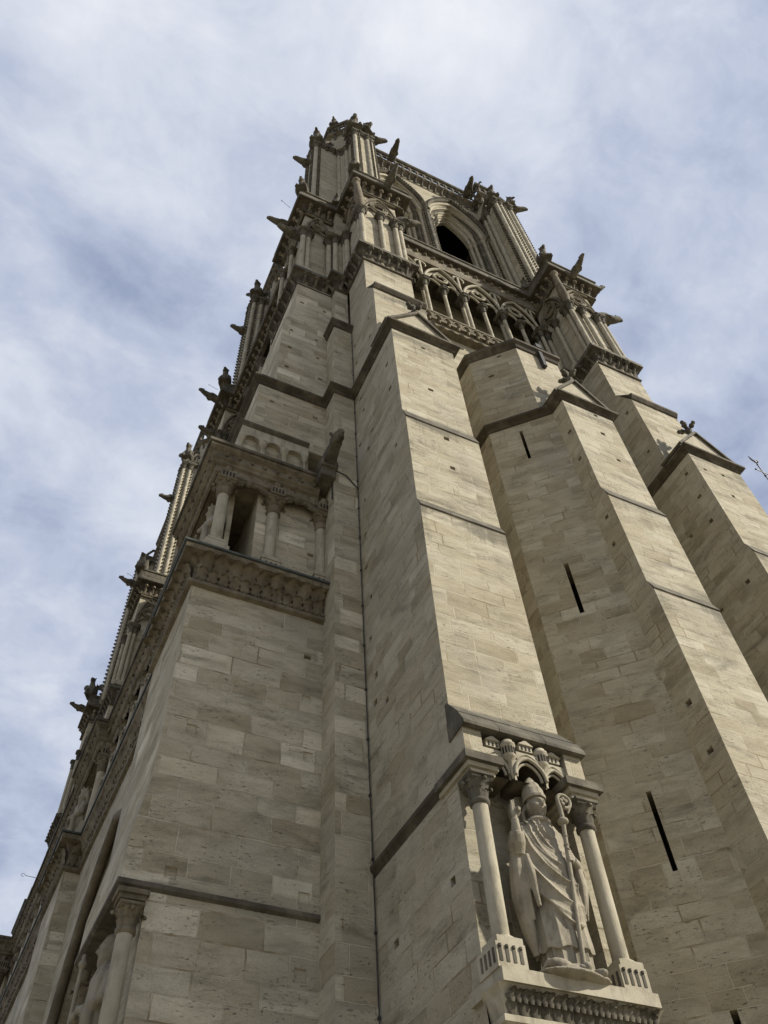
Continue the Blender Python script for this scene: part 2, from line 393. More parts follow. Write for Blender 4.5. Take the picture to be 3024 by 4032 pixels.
# ------------------------------------------------------------------ openings
def arch_bay(mb, pt, xa, xb, z0, z1, cx, hw, zsill, zs, c, depth, mat=0, back=None, n=10, rmat=None):
    """wall sheet xa..xb, z0..z1 with a pointed opening; reveal of the given depth, closed by a back face when back is a material index"""
    A = arch_pts(cx, hw, zs, c, n); rmat = mat if rmat is None else rmat
    q = lambda *uv: mb.face([pt(u, z, 0) for u, z in uv], mat)
    if zsill > z0: q((xa, z0), (xb, z0), (xb, zsill), (xa, zsill))
    q((xa, zsill), (cx-hw, zsill), (cx-hw, zs), (xa, zs)); q((cx+hw, zsill), (xb, zsill), (xb, zs), (cx+hw, zs))
    zt = [z for _, z in A]; m = len(A)//2
    q((xa, zs), A[0], *A[1:m+1], (cx, z1), (xa, z1)); q((xb, zs), (xb, z1), (cx, z1), *A[m:])
    rim = [(cx-hw, zsill)]+A+[(cx+hw, zsill)]
    for a, b in zip(rim, rim[1:]+rim[:1]): mb.face([pt(*a, 0), pt(*b, 0), pt(*b, depth), pt(*a, depth)], rmat)
    if back is not None: mb.face([pt(*a, depth) for a in rim], back)
def south(y): return lambda u, z, d: (u, y+d, z)
def west(x): return lambda u, z, d: (x+d, u, z)
STR = lambda z, k=1.: [(0, z+.12), (.05*k, z+.15), (.08*k, z+.24), (.17*k, z+.31), (.21*k, z+.34), (.21*k, z+.45), (0, z+.72)]
STRM = [0, 0, 0, 0, 0, 1]

# ------------------------------------------------------------------ west front buttresses
WPUT = [(3.43, 25.18), (4.9, 25.16), (4.18, 33.68), (5.15, 33.71), (3.85, 30.83), (4.84, 30.82), (3.84, 29.39), (4.92, 29.39), (3.8, 27.87), (5.03, 27.89), (4.94, 18.45), (4.91, 14.77)]
BLOCKED = [(4.98, 9.24), (2.68, 9.23), (4.9, 13.55), (4.98, 12.13), (4.96, 7.98), (2.63, 12.1)]
def west_buttress(y0, dx, main):
    mb = MB(); S = dict(O=(0, y0), U=(1, 0), N=(0, -1)); yN = y0+3.0
    xe = 5.5+dx if main else 6.0+dx
    put = putlogs(WPUT)+[(u, z, .2, .22, .03) for u, z in BLOCKED] if main else putlogs([(4.6+dx, 24.9), (4.4+dx, 33.), (4.3+dx, 29.)])
    X = lambda x: x+dx
    lowx = 2.37 if main else 2.1
    st = [(0, 8.95, lowx, lowx), (8.95, 9.75, 1.93, 1.93), (9.75, 11., 1.93, 2.1), (11., 16.0, 2.1, 2.1), (21.2, 23.2, 2.62, 2.62), (23.2, 23.95, 2.62, 2.95), (23.95, 26., 2.95, 2.95), (26., 31.5, 3.49, 3.49), (31.5, 32.35, 3.49, 3.92), (32.35, 35.6, 3.92, 3.92)]
    for a, b, xa, xb in st:
        xa, xb = X(xa), X(xb)
        if xa == xb:
            hp = list(put)+([(4.95, 22.2, .46, 1.75, 1.3)] if main else [])
            mb.panel(S['O'], S['U'], S['N'], xa, xe, a, b, hp, 0, 2)
        else: mb.face([(xa, y0, a), (xe, y0, a), (xe, y0, b), (xb, y0, b)])
        mb.face([(xa, yN, a), (xa, y0, a), (xb, y0, b), (xb, yN, b)], 0)
        mb.face([(xe, yN, a), (xa, yN, a), (xb, yN, b), (xe, yN, b)])
    # gallery storey: passage behind its columns, walled on the west to darken it
    mb.panel((0, y0+.12), (1, 0), (0, -1), X(3.4), xe, 16.9, 21.2, put, 0, 2)
    mb.panel((X(3.4), 0), (0, 1), (-1, 0), y0+.12, yN-.3, 16.9, 21.2)
    mb.box(X(2.35), X(3.4), yN-.45, yN, 16.9, 21.2); mb.box(X(2.74), X(2.86), y0+.45, yN-.46, 16.95, 20.4)  # second box: inner wall added to keep daylight out of the passage
    o = part('west_buttress', mb, [ASHW, DARK, OAK_SHADE])
    # lower string course
    p = [(X(1.93), yN), (X(1.93), y0), (X(5.28), y0)]
    m = MB(); m.sweep([(X(1.93), yN-.2), (X(1.93), y0), (X(5.26), y0)], [(-.45, 8.86), (.0, 8.86), (.03, 8.88), (.06, 8.90), (.06, 8.98), (0, 9.01)], mats=[0]*4+[1])
    part('string_course', m, [GREY, DARK], o); m = MB()
    for e, z0_, z1_ in ((0, 8.56, 8.66), (.04, 8.66, 8.74), (.08, 8.74, 8.82)): m.box(X(1.99)-e, X(2.32)+e, y0-.03-e, y0+.3, z0_, z1_)
    part('abacus', m, CARV, o)
    # leafy cornice under the gallery
    path = [(X(2.1), yN+.1), (X(2.1), y0), (X(5.28 if main else 6), y0)]
    m = MB(); m.sweep(path, [(0, 15.92), (.10, 15.96), (.10, 16.06), (.0, 16.10), (.0, 16.6), (.12, 16.76), (.34, 16.80), (.36, 16.93), (0, 16.95)])
    leafrow(m, path, 16.08, .24, .36, .25, 0, .55, .05, .03); leafrow(m, path, 16.32, .33, .46, .33, 0, .85, .05, .06); knobrow(m, path, 16.13, .04, .13, .09)
    part('cornice', m, CARV, o)
    m = MB(); m.sweep(path, [(.0, 16.955), (.40, 16.955), (.41, 17.0), (0, 17.02)]); part('lead_flashing', m, LEAD, o)
    m = MB(); m.box(X(2.1), X(5.3), y0, yN, 16.88, 17.0); part('gallery_floor', m, CARV, o)
    # gallery canopy: soffit slab, dentils with ball flowers, dark drip ledge
    path = [(X(2.12), yN+.1), (X(2.12), y0-.12), (X(5.0 if main else 6), y0-.12)]
    m = MB(); m.box(X(2.2), xe, y0-.02, yN, 20.35, 21.2)
    m.sweep(path, [(-.05, 20.3), (.02, 20.34), (.02, 20.62), (.10, 20.66), (.10, 20.74), (.17, 20.80), (.17, 21.02), (.30, 21.12), (.30, 21.2), (0, 21.2)])
    knobrow(m, path, 20.91, .055, .36, .22); leafrow(m, path, 20.38, .13, .22, .2, 0, .2)
    part('gallery_canopy', m, CARV, o)
    m = MB(); m.sweep(path, [(0, 21.205), (.36, 21.205), (.37, 21.30), (.1, 21.36), (0, 21.37)]); part('drip_ledge', m, DARK, o)
    # cusped hood between the capitals, hung with balls, little city canopies above each capital
    m = MB(); caps = [X(2.45), X(3.83), X(5.2)]
    for a, b in zip(caps, caps[1:]):
        for i in range(15):
            t = i/14; x = a+.2+(b-a-.4)*t; z = 20.06+.2*math.sin(math.pi*t)-.09*abs(math.sin(3*math.pi*t))
            m.ball((x, y0-.10, z), .055 if i % 2 else .04, 6, 4)
        A = [(a+.2+(b-a-.4)*i/12, y0-.04, 20.14+.18*math.sin(math.pi*i/12)) for i in range(13)]
        m.tube(A, .09, 6); m.ball((a+(b-a)*.42, y0-.16, 20.16), (.11, .1, .14), 8, 6)
    for k, x in enumerate(caps):
        m.box(x-.2, x+.2, y0-.25, y0+.1, 20.06, 20.38)
        for i in range(4): m.box(x-.16+.09*i, x-.12+.09*i, y0-.258, y0-.2, 20.12, 20.30, 1)  # near-black strips, painted shade in place of cut slits
        m.lathe(x-.02, y0-.16, [(.11, 20.382), (.11, 20.5), (.13, 20.53), (.02, 20.62)], 8)
    part('hood_mould', m, [CARV, OAK_SHADE], o)
    # blind arcade over the gallery
    m = MB(); xs = [X(2.62), X(3.28), X(3.92), X(4.68)]
    for i, (a, b) in enumerate(zip(xs, xs[1:])):
        arch_bay(m, south(y0-.10), a, b, 21.36, 23.05, (a+b)/2 if i < 2 else a+.33, .22, 21.37, 22.35, 0., .22, 0, 0, 8)
        cx = (a+b)/2 if i < 2 else a+.33
        for k in range(13):
            t = math.pi*k/12; c = Vector((cx-.25*math.cos(t), y0-.13, 22.35+.25*math.sin(t)))
            m.ball(c, .04, 5, 3)
        for s in (-1, 1):
            m.lathe(cx+s*.30, y0-.16, [(.05, 21.4), (.05, 22.1), (.08, 22.14), (.11, 22.32), (.11, 22.4)], 8)
    m.face([(X(2.62), y0-.1, 21.36), (X(2.62), y0, 21.36), (X(2.62), y0, 23.05), (X(2.62), y0-.1, 23.05)])
    m.face([(X(4.68), y0-.1, 21.36), (X(4.68), y0, 21.36), (X(4.68), y0, 23.05), (X(4.68), y0-.1, 23.05)])
    part('blind_arcade', m, PALE, o)
    m = MB(); m.sweep([(X(2.62), yN), (X(2.62), y0-.1), (X(4.68), y0-.1)], [(0, 23.05), (.03, 23.08), (.10, 23.15), (.10, 23.22), (-.12, 23.3)]); part('string_course', m, GREY, o)
    # columns of the gallery
    for k, x in enumerate(caps):
        if k == 2 and not main: continue
        pz = MB(); q = .24
        if k: 
            pz.box(x-q, x+q, y0-.16, y0+.3, 17.02, 17.42)
            for i in range(3): pz.box(x-.15+.12*i, x-.09+.12*i, y0-.168, y0-.1, 17.1, 17.34, 1)  # dark strips paint the shade of the slots
            pz.box(x-q-.02, x+q+.02, y0-.18, y0+.3, 17.422, 17.5)
        else: pz.prism([(x-.32, y0-.27), (x+.3, y0-.27), (x+.3, y0+.3), (x-.32, y0+.3)], 17.02, 17.3, 0); pz.box(x-.28, x+.26, y0-.23, y0+.26, 17.302, 17.45)
        c = column([(x, y0+(.0 if k == 0 else .08))], 17.45 if k == 0 else 17.5, 20.05, .15, .55, .12, .27, 4, 'gallery_column', capmat=CARV, drum=False)
        part('pedestal', pz, [PALE, DARK], c)
    if main:
        # string above the arcade storey, one moulding round buttress and corner pier
        pass
    return o
def corner_strings():
    m = MB(); m.sweep([(2.95, 15.8), (2.95, 12.88), (5.27, 12.88), (5.27, 12.22), (6.0, 12.22), (6.0, 9.43), (8.14, 9.43), (8.14, 12.9)], STR(25.85), mats=STRM)
    return part('string_course', m, [CRUST, DARK])
wb = west_buttress(12.88, 0, True)
# re-entrant corner pier between the two buttresses
mb = MB()
mb.panel((0, 12.22), (1, 0), (0, -1), 5.27, 6.0, 0, 31.2); mb.panel((5.27, 0), (0, 1), (-1, 0), 12.22, 13.2, 0, 31.2)
mb.panel((0, 12.5), (1, 0), (0, -1), 5.45, 6.0, 31.2, 35.6); mb.panel((5.45, 0), (0, 1), (-1, 0), 12.5, 13.2, 31.2, 35.6)
cp = part('corner_pier', mb, ASHW)
m = MB(); m.sweep([(5.27, 12.9), (5.27, 12.22), (6.0, 12.22)], [(0, 31.05), (.05, 31.08), (.1, 31.3), (.16, 31.36), (.16, 31.5), (-.22, 32.1), (-.3, 32.1)], mats=[0]*4+[1, 1]); part('string_course', m, [CRUST, CARV], cp)
corner_strings()
for y0, dx in ((25.2, -.02), (41.1, -.52), (55.1, -.6)): west_buttress(y0, dx, False)

# ------------------------------------------------------------------ south side buttresses
def gable_cap(o, x0, x1, yf, yb, z, h, fin=True):
    xm = (x0+x1)/2; m = MB(); a, b = x0-.12, x1+.12
    m.face([(a, yf, z), (b, yf, z), (xm, yf, z+h)]); m.face([(a, yf, z), (xm, yf, z+h), (xm, yb, z+h), (a, yb, z)]); m.face([(b, yf, z), (b, yb, z), (xm, yb, z+h), (xm, yf, z+h)])
    part('gable', m, PALE, o)
    m = MB()
    for s in (a, b):
        d = Vector((xm-s, 0, h)); L = d.length; d /= L; nn = Vector((-d.z, 0, d.x))*(1 if s == a else -1)
        c = Vector(((s+xm)/2, (yf+yb)/2-.04, z+h/2))
        m.obox(c+nn*.05, d*(L/2+.05), Vector((0, (yb-yf)/2+.06, 0)), nn*.05)
    part('coping', m, GREY, o)
    if fin:
        m = MB(); zt = z+h
        m.lathe(xm, yf+.12, [(.16, zt-.1), (.11, zt+.15), (.09, zt+.4), (.15, zt+.45), (.09, zt+.52), (.07, zt+.85), (.11, zt+.92), (.03, zt+1.2)], 8)
        for k in range(4):
            t = k*math.pi/2+.4; m.ball((xm+.2*math.cos(t), yf+.12+.2*math.sin(t), zt+.62), (.12, .12, .1), 6, 4); m.ball((xm+.3*math.cos(t), yf+.12+.3*math.sin(t), zt+.72), .09, 6, 4)
        part('finial', m, DARK, o)
def south_buttress(x0, x1, yb, puts_w, puts_s, top, low):
    """pier stepping back as it rises; low = [(z0, z1, y)] of the stages"""
    mb = MB(); pw = putlogs(puts_w); ps = putlogs(puts_s)
    for i, (a, b, y) in enumerate(low):
        mb.panel((0, y), (1, 0), (0, -1), x0, x1, a, b, ps, 0, 2)
        yy = yb(a) if callable(yb) else yb
        mb.panel((x0, 0), (0, 1), (-1, 0), y, yy, a, b, pw, 3, 2); mb.panel((x1, 0), (0, 1), (1, 0), y, 12.9, a, b, (), 3)
        if i+1 < len(low):
            a2, b2, y2 = low[i+1]
            if a2 > b:
                for x, s in ((x0, 1), (x1, -1)):
                    mb.face([(x, y, b), (x, yy if s == 1 else 12.9, b), (x, yy if s == 1 else 12.9, a2), (x, y2, a2)], 3)
                zl = b+.14; yl = y-.03
                mb.face([(x0-.004, y, b), (x1+.004, y, b), (x1+.004, yl, b+.03), (x0-.004, yl, b+.03)], 1)
                mb.face([(x0-.004, yl, b+.03), (x1+.004, yl, b+.03), (x1+.004, y2, a2), (x0-.004, y2, a2)], 1)
    return part('south_buttress', mb, [ASH, GREY, OAK_SHADE, ASHT])
STG = [(10.85, 16.42, 9.2), (16.8, 20.4, 9.3), (20.95, 26.6, 9.43)]
SW_PUT = [(11.94, 14.88), (11.74, 13.65), (11.34, 12.65), (11.56, 8.03), (9.97, 24.46), (9.92, 22.92), (11.81, 25.42), (11.63, 24.42), (11.18, 22.54), (11.98, 22.92), (11.47, 21.98), (9.94, 19.93), (11.87, 19.98), (11.95, 18.58), (11.97, 17.32), (11.81, 16.1), (11.85, 13.0), (10.85, 29.63), (10.86, 28.19), (11.94, 28.16), (12.04, 29.7), (11.26, 10.18), (9.71, 8.04)]
sb = south_buttress(6.0, 8.14, 12.3, SW_PUT, [(7.04, 25.44), (7.03, 22.77), (7.13, 20.03), (7.14, 18.68)], True, STG+[(26.6, 31.3, 10.3), (32.4, 35.6, 10.83)])
b2 = south_buttress(12.25, 14.25, lambda z: 10.2, [(9.67, 24.3), (9.71, 22.81), (9.65, 19.8), (9.79, 18.78), (9.6, 13.22), (9.58, 11.98)], [(13.54, 25.83), (13.46, 24.62), (13.59, 23.14)], False, [(0, 16.42, 9.2)]+STG[1:])
b3 = south_buttress(17.45, 19.75, 12.9, [(9.9, 25.3), (9.91, 23.97), (10.0, 22.74), (9.98, 19.77), (10.77, 30.85), (10.77, 27.97), (11.2, 19.76), (10.9, 23.0)], [(17.83, 25.15), (18.68, 25.29), (18.48, 23.94)], True, [(0, 16.42, 9.2)]+STG[1:]+[(26.6, 31.3, 10.3), (32.4, 35.6, 10.83)])
for o, x0, x1, yb in ((sb, 6.0, 8.14, 10.45), (b2, 12.25, 14.25, 12.2), (b3, 17.45, 19.75, 10.45)): gable_cap(o, x0, x1, 9.46, yb, 26.46, 1.5)
for o, x0, x1 in ((sb, 6., 8.14), (b3, 17.45, 19.75)):
    m = MB(); m.sweep([(x0, 10.9), (x0, 10.3), (x1, 10.3), (x1, 10.9)][1:3], [(0, 31.2), (.05, 31.24), (.14, 31.4), (.14, 31.52), (0, 31.6), (-.53, 32.4)], mats=[0, 0, 0, 1, 1]); part('string_course', m, [CRUST, CARV], o)
m = MB(); m.sweep([(17.45, 12.9), (17.45, 9.43), (19.75, 9.43), (19.75, 12.9)], STR(25.85), mats=STRM); part('string_course', m, [CRUST, DARK], b3)

# tower core walls behind the buttresses
mb = MB()
mb.panel((0, 12.9), (1, 0), (0, -1), 5.5, 20.2, 0, 36.7); mb.panel((4.6, 0), (0, 1), (-1, 0), 13, 60, 17, 36.7)
mb.face([(4.6, 13, 36.6), (20.2, 13, 36.6), (20.2, 60, 36.6), (4.6, 60, 36.6)]); mb.panel((20.2, 0), (0, 1), (1, 0), 12.9, 60, 0, 36.7)
part('tower_wall', mb, ASHT)

# stair turret between the south buttresses
mb = MB(); q2 = 2**.5
SO = (11.13, 11.13)                                            # foot of the oblique face: x + y = 22.26
slits = [(.40, 24.75, .10, 1.66, .8), (.40, 17.8, .12, 1.9, .8), (.49, 10.78, .10, 1.7, .8), (.63, 7.2, .12, .6, .5)]
oct_ = [(10.69, 12.95), (10.69, 11.57), (12.01, 10.25), (13.9, 10.25), (15.2, 11.55), (15.2, 12.95)]
mb.panel((10.69, 0), (0, 1), (-1, 0), 11.57, 12.95, 0, 31.4)
ud = (1/q2, -1/q2)
mb.panel(SO, ud, (-1/q2, -1/q2), (10.69-11.57)/q2, (12.26-10.0)/q2, 0, 26.4, slits, 0, 2)
mb.panel(SO, ud, (-1/q2, -1/q2), (10.69-11.57)/q2, (12.01-10.25)/q2, 26.4, 31.4, [(.03, 29.73, .2, .16, .3), (.53, 31.0, .15, .13, .3)], 0, 2)
mb.panel((0, 10.25), (1, 0), (0, -1), 12.01, 13.9, 25, 31.4); mb.face([(13.9, 10.25, 25), (15.2, 11.55, 25), (15.2, 11.55, 31.4), (13.9, 10.25, 31.4)])
tu = part('stair_turret', mb, [ASHT, DARK, OAK_SHADE])
m = MB(); m.sweep([(10.69, 12.95), (10.69, 11.57), (12.25, 10.01), (12.25, 9.43), (14.25, 9.43), (14.25, 10.2)], STR(25.85), mats=STRM); part('string_course', m, [CRUST, DARK], tu)
m = MB(); m.sweep(oct_, [(0, 31.2), (.05, 31.25), (.1, 31.38), (.2, 31.5), (.2, 31.66), (-.4, 31.95), (-1.1, 32.3)], mats=[0, 0, 0, 0, 1, 1]); part('string_course', m, [CRUST, DARK], tu)
m = MB(); m.prism([(10.8, 12.95), (10.8, 11.6), (12.05, 10.36), (13.85, 10.36), (15.1, 11.6), (15.1, 12.95)], 31.6, 32.3, 0, [(11.5, 12.95), (11.5, 12.3), (12.5, 11.6), (13.5, 11.6), (14.4, 12.3), (14.4, 12.95)]); part('turret_roof', m, LEAD, tu)

# ------------------------------------------------------------------ statue niche at the foot of the south buttress
mb = MB()
mb.panel((0, 8.9), (1, 0), (0, -1), 6.0, 8.2, 0, 5.95); mb.panel((6.0, 0), (0, 1), (-1, 0), 8.9, 12.3, 0, 6.45, putlogs(SW_PUT)); mb.panel((8.2, 0), (0, 1), (1, 0), 8.9, 12.9, 0, 6.45)
mb.panel((6.0, 0), (0, 1), (-1, 0), 9.24, 12.3, 6.45, 9.42, putlogs(SW_PUT), 0, 2); mb.panel((8.2, 0), (0, 1), (1, 0), 9.24, 12.9, 6.45, 9.42)
mb.panel((0, 9.24), (1, 0), (0, -1), 6.0, 6.22, 6.4, 9.42); mb.panel((0, 9.24), (1, 0), (0, -1), 7.98, 8.2, 6.4, 9.42)
mb.panel((6.22, 0), (0, 1), (1, 0), 9.24, 9.5, 6.4, 10.2); mb.panel((7.98, 0), (0, 1), (-1, 0), 9.24, 9.5, 6.4, 10.2); mb.panel((0, 9.5), (1, 0), (0, -1), 6.2, 8.0, 6.4, 10.3)
# blocks over the columns, then the solid head
for a, b in ((6.0, 6.33), (7.87, 8.2)): mb.box(a, b, 8.9, 9.6, 9.6, 10.2)
mb.panel((6.0, 0), (0, 1), (-1, 0), 9.6, 12.3, 9.42, 10.2); mb.panel((8.2, 0), (0, 1), (1, 0), 9.6, 12.9, 9.42, 10.2)
mb.panel((6.0, 0), (0, 1), (-1, 0), 9.2, 12.3, 10.2, 10.85, putlogs(SW_PUT)); mb.panel((8.14, 0), (0, 1), (1, 0), 9.2, 12.9, 10.2, 10.85)
for x, s in ((6.0, 0), (8.2, 1)): mb.face([(x, 8.9, 10.2), (x, 9.2, 10.2), (x, 9.2, 10.7)])
ni = part('niche', mb, [ASHT, DARK, OAK_SHADE])
m = MB()                                                       # sloped weathering slabs
for z0, z1, y0, y1 in ((10.24, 10.5, 8.79, 8.93), (10.49, 10.90, 8.915, 9.23)):
    for a, b in ((5.975, 6.62), (6.63, 7.48), (7.49, 8.25)) if y0 < 8.85 else ((5.985, 6.95), (6.96, 8.2)):
        m.add([(a, y0, z0-.06 if y0 < 8.85 else z0), (b, y0, z0-.06 if y0 < 8.85 else z0), (b, y0, z0), (a, y0, z0), (a, y1, z1), (b, y1, z1), (a, 9.3, z0-.1), (b, 9.3, z0-.1), (a, 9.3, z1), (b, 9.3, z1)],
              [[0, 1, 2, 3], [3, 2, 5, 4], [0, 6, 7, 1], [4, 5, 9, 8], [0, 3, 4, 8, 6], [1, 7, 9, 5, 2]])
part('weathering', m, DARK, ni)
m = MB()                                                       # string course that turns into the column abaci
pr = [(-.3, 9.44), (0, 9.44), (.02, 9.49), (.05, 9.53), (.08, 9.56), (.08, 9.64), (0, 9.68)]
m.sweep([(6.0, 12.25), (6.0, 9.72)], pr, mats=[0]*5+[1]); part('string_course', m, [CRUST, DARK], ni)
for a, b in ((5.99, 6.42), (7.78, 8.22)):
    m = MB()
    for k, (e, z0, z1) in enumerate(((.0, 9.30, 9.38), (.05, 9.382, 9.46), (.12, 9.462, 9.6))): m.box(a-e, b+e*(.9 if a < 7 else 1), 8.84-e, 9.72, z0, z1, 1 if k == 2 else 0)
    part('abacus', m, [PALE, GREY], ni)
m = MB()                                                       # canopy: three little gables of arches carrying turrets
cc = [(6.33, 6.79), (6.79, 7.39), (7.39, 7.87)]
for (a, b), yy in zip(cc, (8.95, 8.86, 8.95)):
    cx = (a+b)/2; hw = (b-a)/2-.035; zs = 9.47 if hw > .25 else 9.52
    arch_bay(m, south(yy), a, b, zs-.1, 9.93, cx, hw, zs-.1, zs, .08, .5, 0, None, 8, 2)
    A = arch_pts(cx, hw+.015, zs, .08, 8); m.tube([(x, yy-.015, z) for x, z in A], .03, 6)
    m.tube([(cx+(x-cx)*.82, yy+.04, zs+(z-zs)*.82) for x, z in A], .025, 6)
    G = [(x, z+.085) for x, z in A]; m.tube([(x, yy-.0, z) for x, z in G[4:-4]], .022, 6)
for x, y in ((6.79, 8.9), (7.39, 8.9)):
    m.lathe(x, y, [(.02, 9.42), (.035, 9.5), (.045, 9.72), (.10, 9.77), (.11, 9.80), (.11, 9.98), (.128, 10.0), (.128, 10.03), (.095, 10.04), (.095, 10.09), (.03, 10.14)], 12)
    for k in range(7):
        t = -math.pi*(k+.5)/7; m.obox((x+.11*math.cos(t), y+.11*math.sin(t), 9.89), Vector((-math.sin(t), math.cos(t), 0))*.012, Vector((math.cos(t), math.sin(t), 0))*.006, (0, 0, .06), 1)  # turret slits as near-black strips, their shade painted on
for a, b, y in ((6.42, 6.66, 8.93), (6.97, 7.21, 8.84), (7.52, 7.78, 8.93)):
    m.box(a, b, y, y+.3, 9.96, 10.06); xm = (a+b)/2
    m.prism([(a-.02, y-.03), (b+.02, y-.03), (b+.02, y+.3), (a-.02, y+.3)], 10.062, 10.14, 0, [(xm-.02, y-.03), (xm+.02, y-.03), (xm+.02, y+.3), (xm-.02, y+.3)])
    for k in range(3): m.box(a+.04+.07*k, a+.065+.07*k, y-.008, y+.05, 9.975, 10.045, 1)  # slits of the small gables, shade painted as dark strips
m.box(6.33, 7.87, 9.2, 9.5, 9.9, 10.2, 2)
part('canopy', m, [PALE, OAK_SHADE, CRUST], ni)
for x in (6.15, 8.0):
    c = column([(x, 8.97)], 6.76, 9.3, .118, .46, .14, .19, 4, 'niche_column', capmat=DARK if x < 7 else GREY, drum=False)
    m = MB(); m.box(x-.23, x+.2, 8.77, 9.24, 6.45, 6.76)
    for k in range(4): m.box(x-.2+.1*k, x-.155+.1*k, 8.762, 8.8, 6.52, 6.7, 1)  # arcade slots as dark strips, shade painted on here and below
    for k in range(4): m.box(x-.238, x-.2, 8.82+.1*k, 8.865+.1*k, 6.52, 6.7, 1)
    for k in range(4): m.lathe(x-.1778+.1*k, 8.762, [(.0225, 6.69), (.0225, 6.72)], 8, 1, False)
    part('pedestal', m, [PALE, DARK], c)
m = MB(); m.box(5.94, 8.26, 8.74, 9.55, 6.28, 6.45); m.sweep([(6.0, 9.2), (6.0, 8.9), (8.2, 8.9), (8.2, 9.2)], [(0, 5.86), (.05, 5.88), (.05, 5.95), (0, 5.98), (.06, 6.2), (.12, 6.28)])
leafrow(m, [(6.02, 8.9), (8.2, 8.9)], 5.95, .19, .27, .155, 1, .65, .0, .01); leafrow(m, [(6.02, 8.9), (8.2, 8.9)], 6.08, .10, .15, .09, 1, .8, .0, .09)
part('corbel_table', m, [PALE, GREY], ni)

# ------------------------------------------------------------------ main cornice and the columned storey
PW = [(3.95, 15.9), (3.95, 12.93), (5.45, 12.93), (5.45, 12.5), (6.0, 12.5), (6.0, 10.83), (8.14, 10.83), (8.14, 12.9)]
PE = [(17.55, 12.9), (17.55, 10.83), (19.75, 10.83), (19.75, 12.9)]
CORN = [(0, 35.35), (.07, 35.40), (.07, 35.5), (0, 35.55), (.04, 36.05), (.2, 36.38), (.33, 36.44), (.33, 36.68), (.1, 36.8), (-.3, 36.82)]
def main_cornice(path):
    m = MB(); m.sweep(path, CORN, mats=[0]*6+[1, 1, 1]); o = part('cornice', m, [CRUST, DARK])
    crockets(o, path, 36.22, .11, .46, .30, .5, GREY)
    k = MB(); leafrow(k, path, 35.55, .2, .42, .46, 0, .3, .12); part('leaf_frieze', k, CARV, o)
    return o
def arcature(o, ax, f, a, b, zs, eye=True, subs=2):
    """blind tracery on a face: ax 'x' runs along x at y=f, 'y' runs along y at x=f"""
    P3 = (lambda u, z: (u, f, z)) if ax == 'x' else (lambda u, z: (f, u, z))
    cx = (a+b)/2; hw = (b-a)/2-.08; m = MB(); H_ = 2.75; sx = lambda L: [(u, zs+(z-zs)*H_/top) for u, z in L]
    A = arch_pts(cx, hw, zs, hw*.6, 10); top = max(z for _, z in A)-zs; A = sx(A)
    m.tube([P3(*p) for p in A], .09, 6); m.tube([P3(cx+(u-cx)*.84, zs+(z-zs)*.86) for u, z in A], .06, 6)
    if eye:
        r = min(.56, hw*.5); zc = zs+1.45
        for rr, t in ((r, .075), (r*.8, .05)): m.tube([P3(cx+rr*math.cos(q), zc+rr*math.sin(q)) for q in [2*math.pi*i/20 for i in range(21)]], t, 6)
        for k in range(4):
            q = math.pi/4+k*math.pi/2; m.tube([P3(cx+r*.36*math.cos(q)+r*.34*math.cos(q+w_), zc+r*.36*math.sin(q)+r*.34*math.sin(q+w_)) for w_ in [-1.8+3.6*i/7 for i in range(8)]], .035, 5)
    for i in range(subs):
        w = 2*hw/subs; c2 = cx-hw+w*(i+.5); L = arch_pts(c2, w/2-.02, zs, w*.2, 7); t2 = max(z for _, z in L)-zs
        m.tube([P3(u, zs+(z-zs)*(.95/t2)) for u, z in L], .06, 6)
    m.tube([P3(a+.02, 44.9), P3(b-.02, 44.9)], .07, 6)
    return part('blind_tracery', m, CARV, o)
def stage_walls(path, z0=36.7, z1=46.4):
    m = MB(); q = offset_path(path, -.1); m.sweep(q, [(0, z0), (0, z1)]); return part('pier_wall', m, ASHU)
main_cornice(PW); main_cornice(PE)
pw_ = stage_walls(PW); pe_ = stage_walls(PE)
Z0, Z1 = 36.8, 42.0
kw = dict(cap=.75, base=.5)
for pts in ([(6.06, 10.84), (6.08, 11.14)], [(7.78, 10.82), (8.04, 10.84)], [(5.28, 12.84), (5.52, 12.62)], [(5.95, 12.25), (5.95, 12.5)], [(4.0, 12.88), (4.26, 12.9)],
            [(17.6, 10.82), (17.62, 11.12)], [(19.3, 10.82), (19.56, 10.82)], [(17.5, 12.72), (17.5, 12.95)]):
    column(pts, Z0, Z1, .13, .75, .5, .26, 8, 'paired_column')
for p in ((7.0, 10.78), (3.86, 14.0), (3.86, 15.2), (18.35, 10.78), (17.47, 11.95)): column([p], Z0, Z1, .11, .7, .5, .24, 8, 'colonnette')
arcature(pw_, 'x', 10.84, 6.0, 8.05, Z1); arcature(pw_, 'y', 5.99, 10.95, 12.5, Z1, True, 1); arcature(pw_, 'x', 12.92, 4.0, 5.45, Z1, True, 1); arcature(pw_, 'y', 3.94, 12.95, 15.0, Z1)
arcature(pe_, 'x', 10.84, 17.6, 19.6, Z1); arcature(pe_, 'y', 17.54, 10.95, 12.85, Z1)
for pts in ([(6.03, 10.8), (6.0, 10.75)], [(17.58, 10.8), (17.5, 10.7)]):   # figure brackets at the corners
    m = MB(); x, y = pts[0]; m.tube([(x, y, 42.0), (x-.12, y-.12, 42.9), (x-.2, y-.2, 43.9), (x-.3, y-.3, 44.9)], [.16, .26, .2, .15], 7); m.ball((x-.3, y-.3, 45.0), .24, 7, 5); part('corner_bracket', m, CARV)
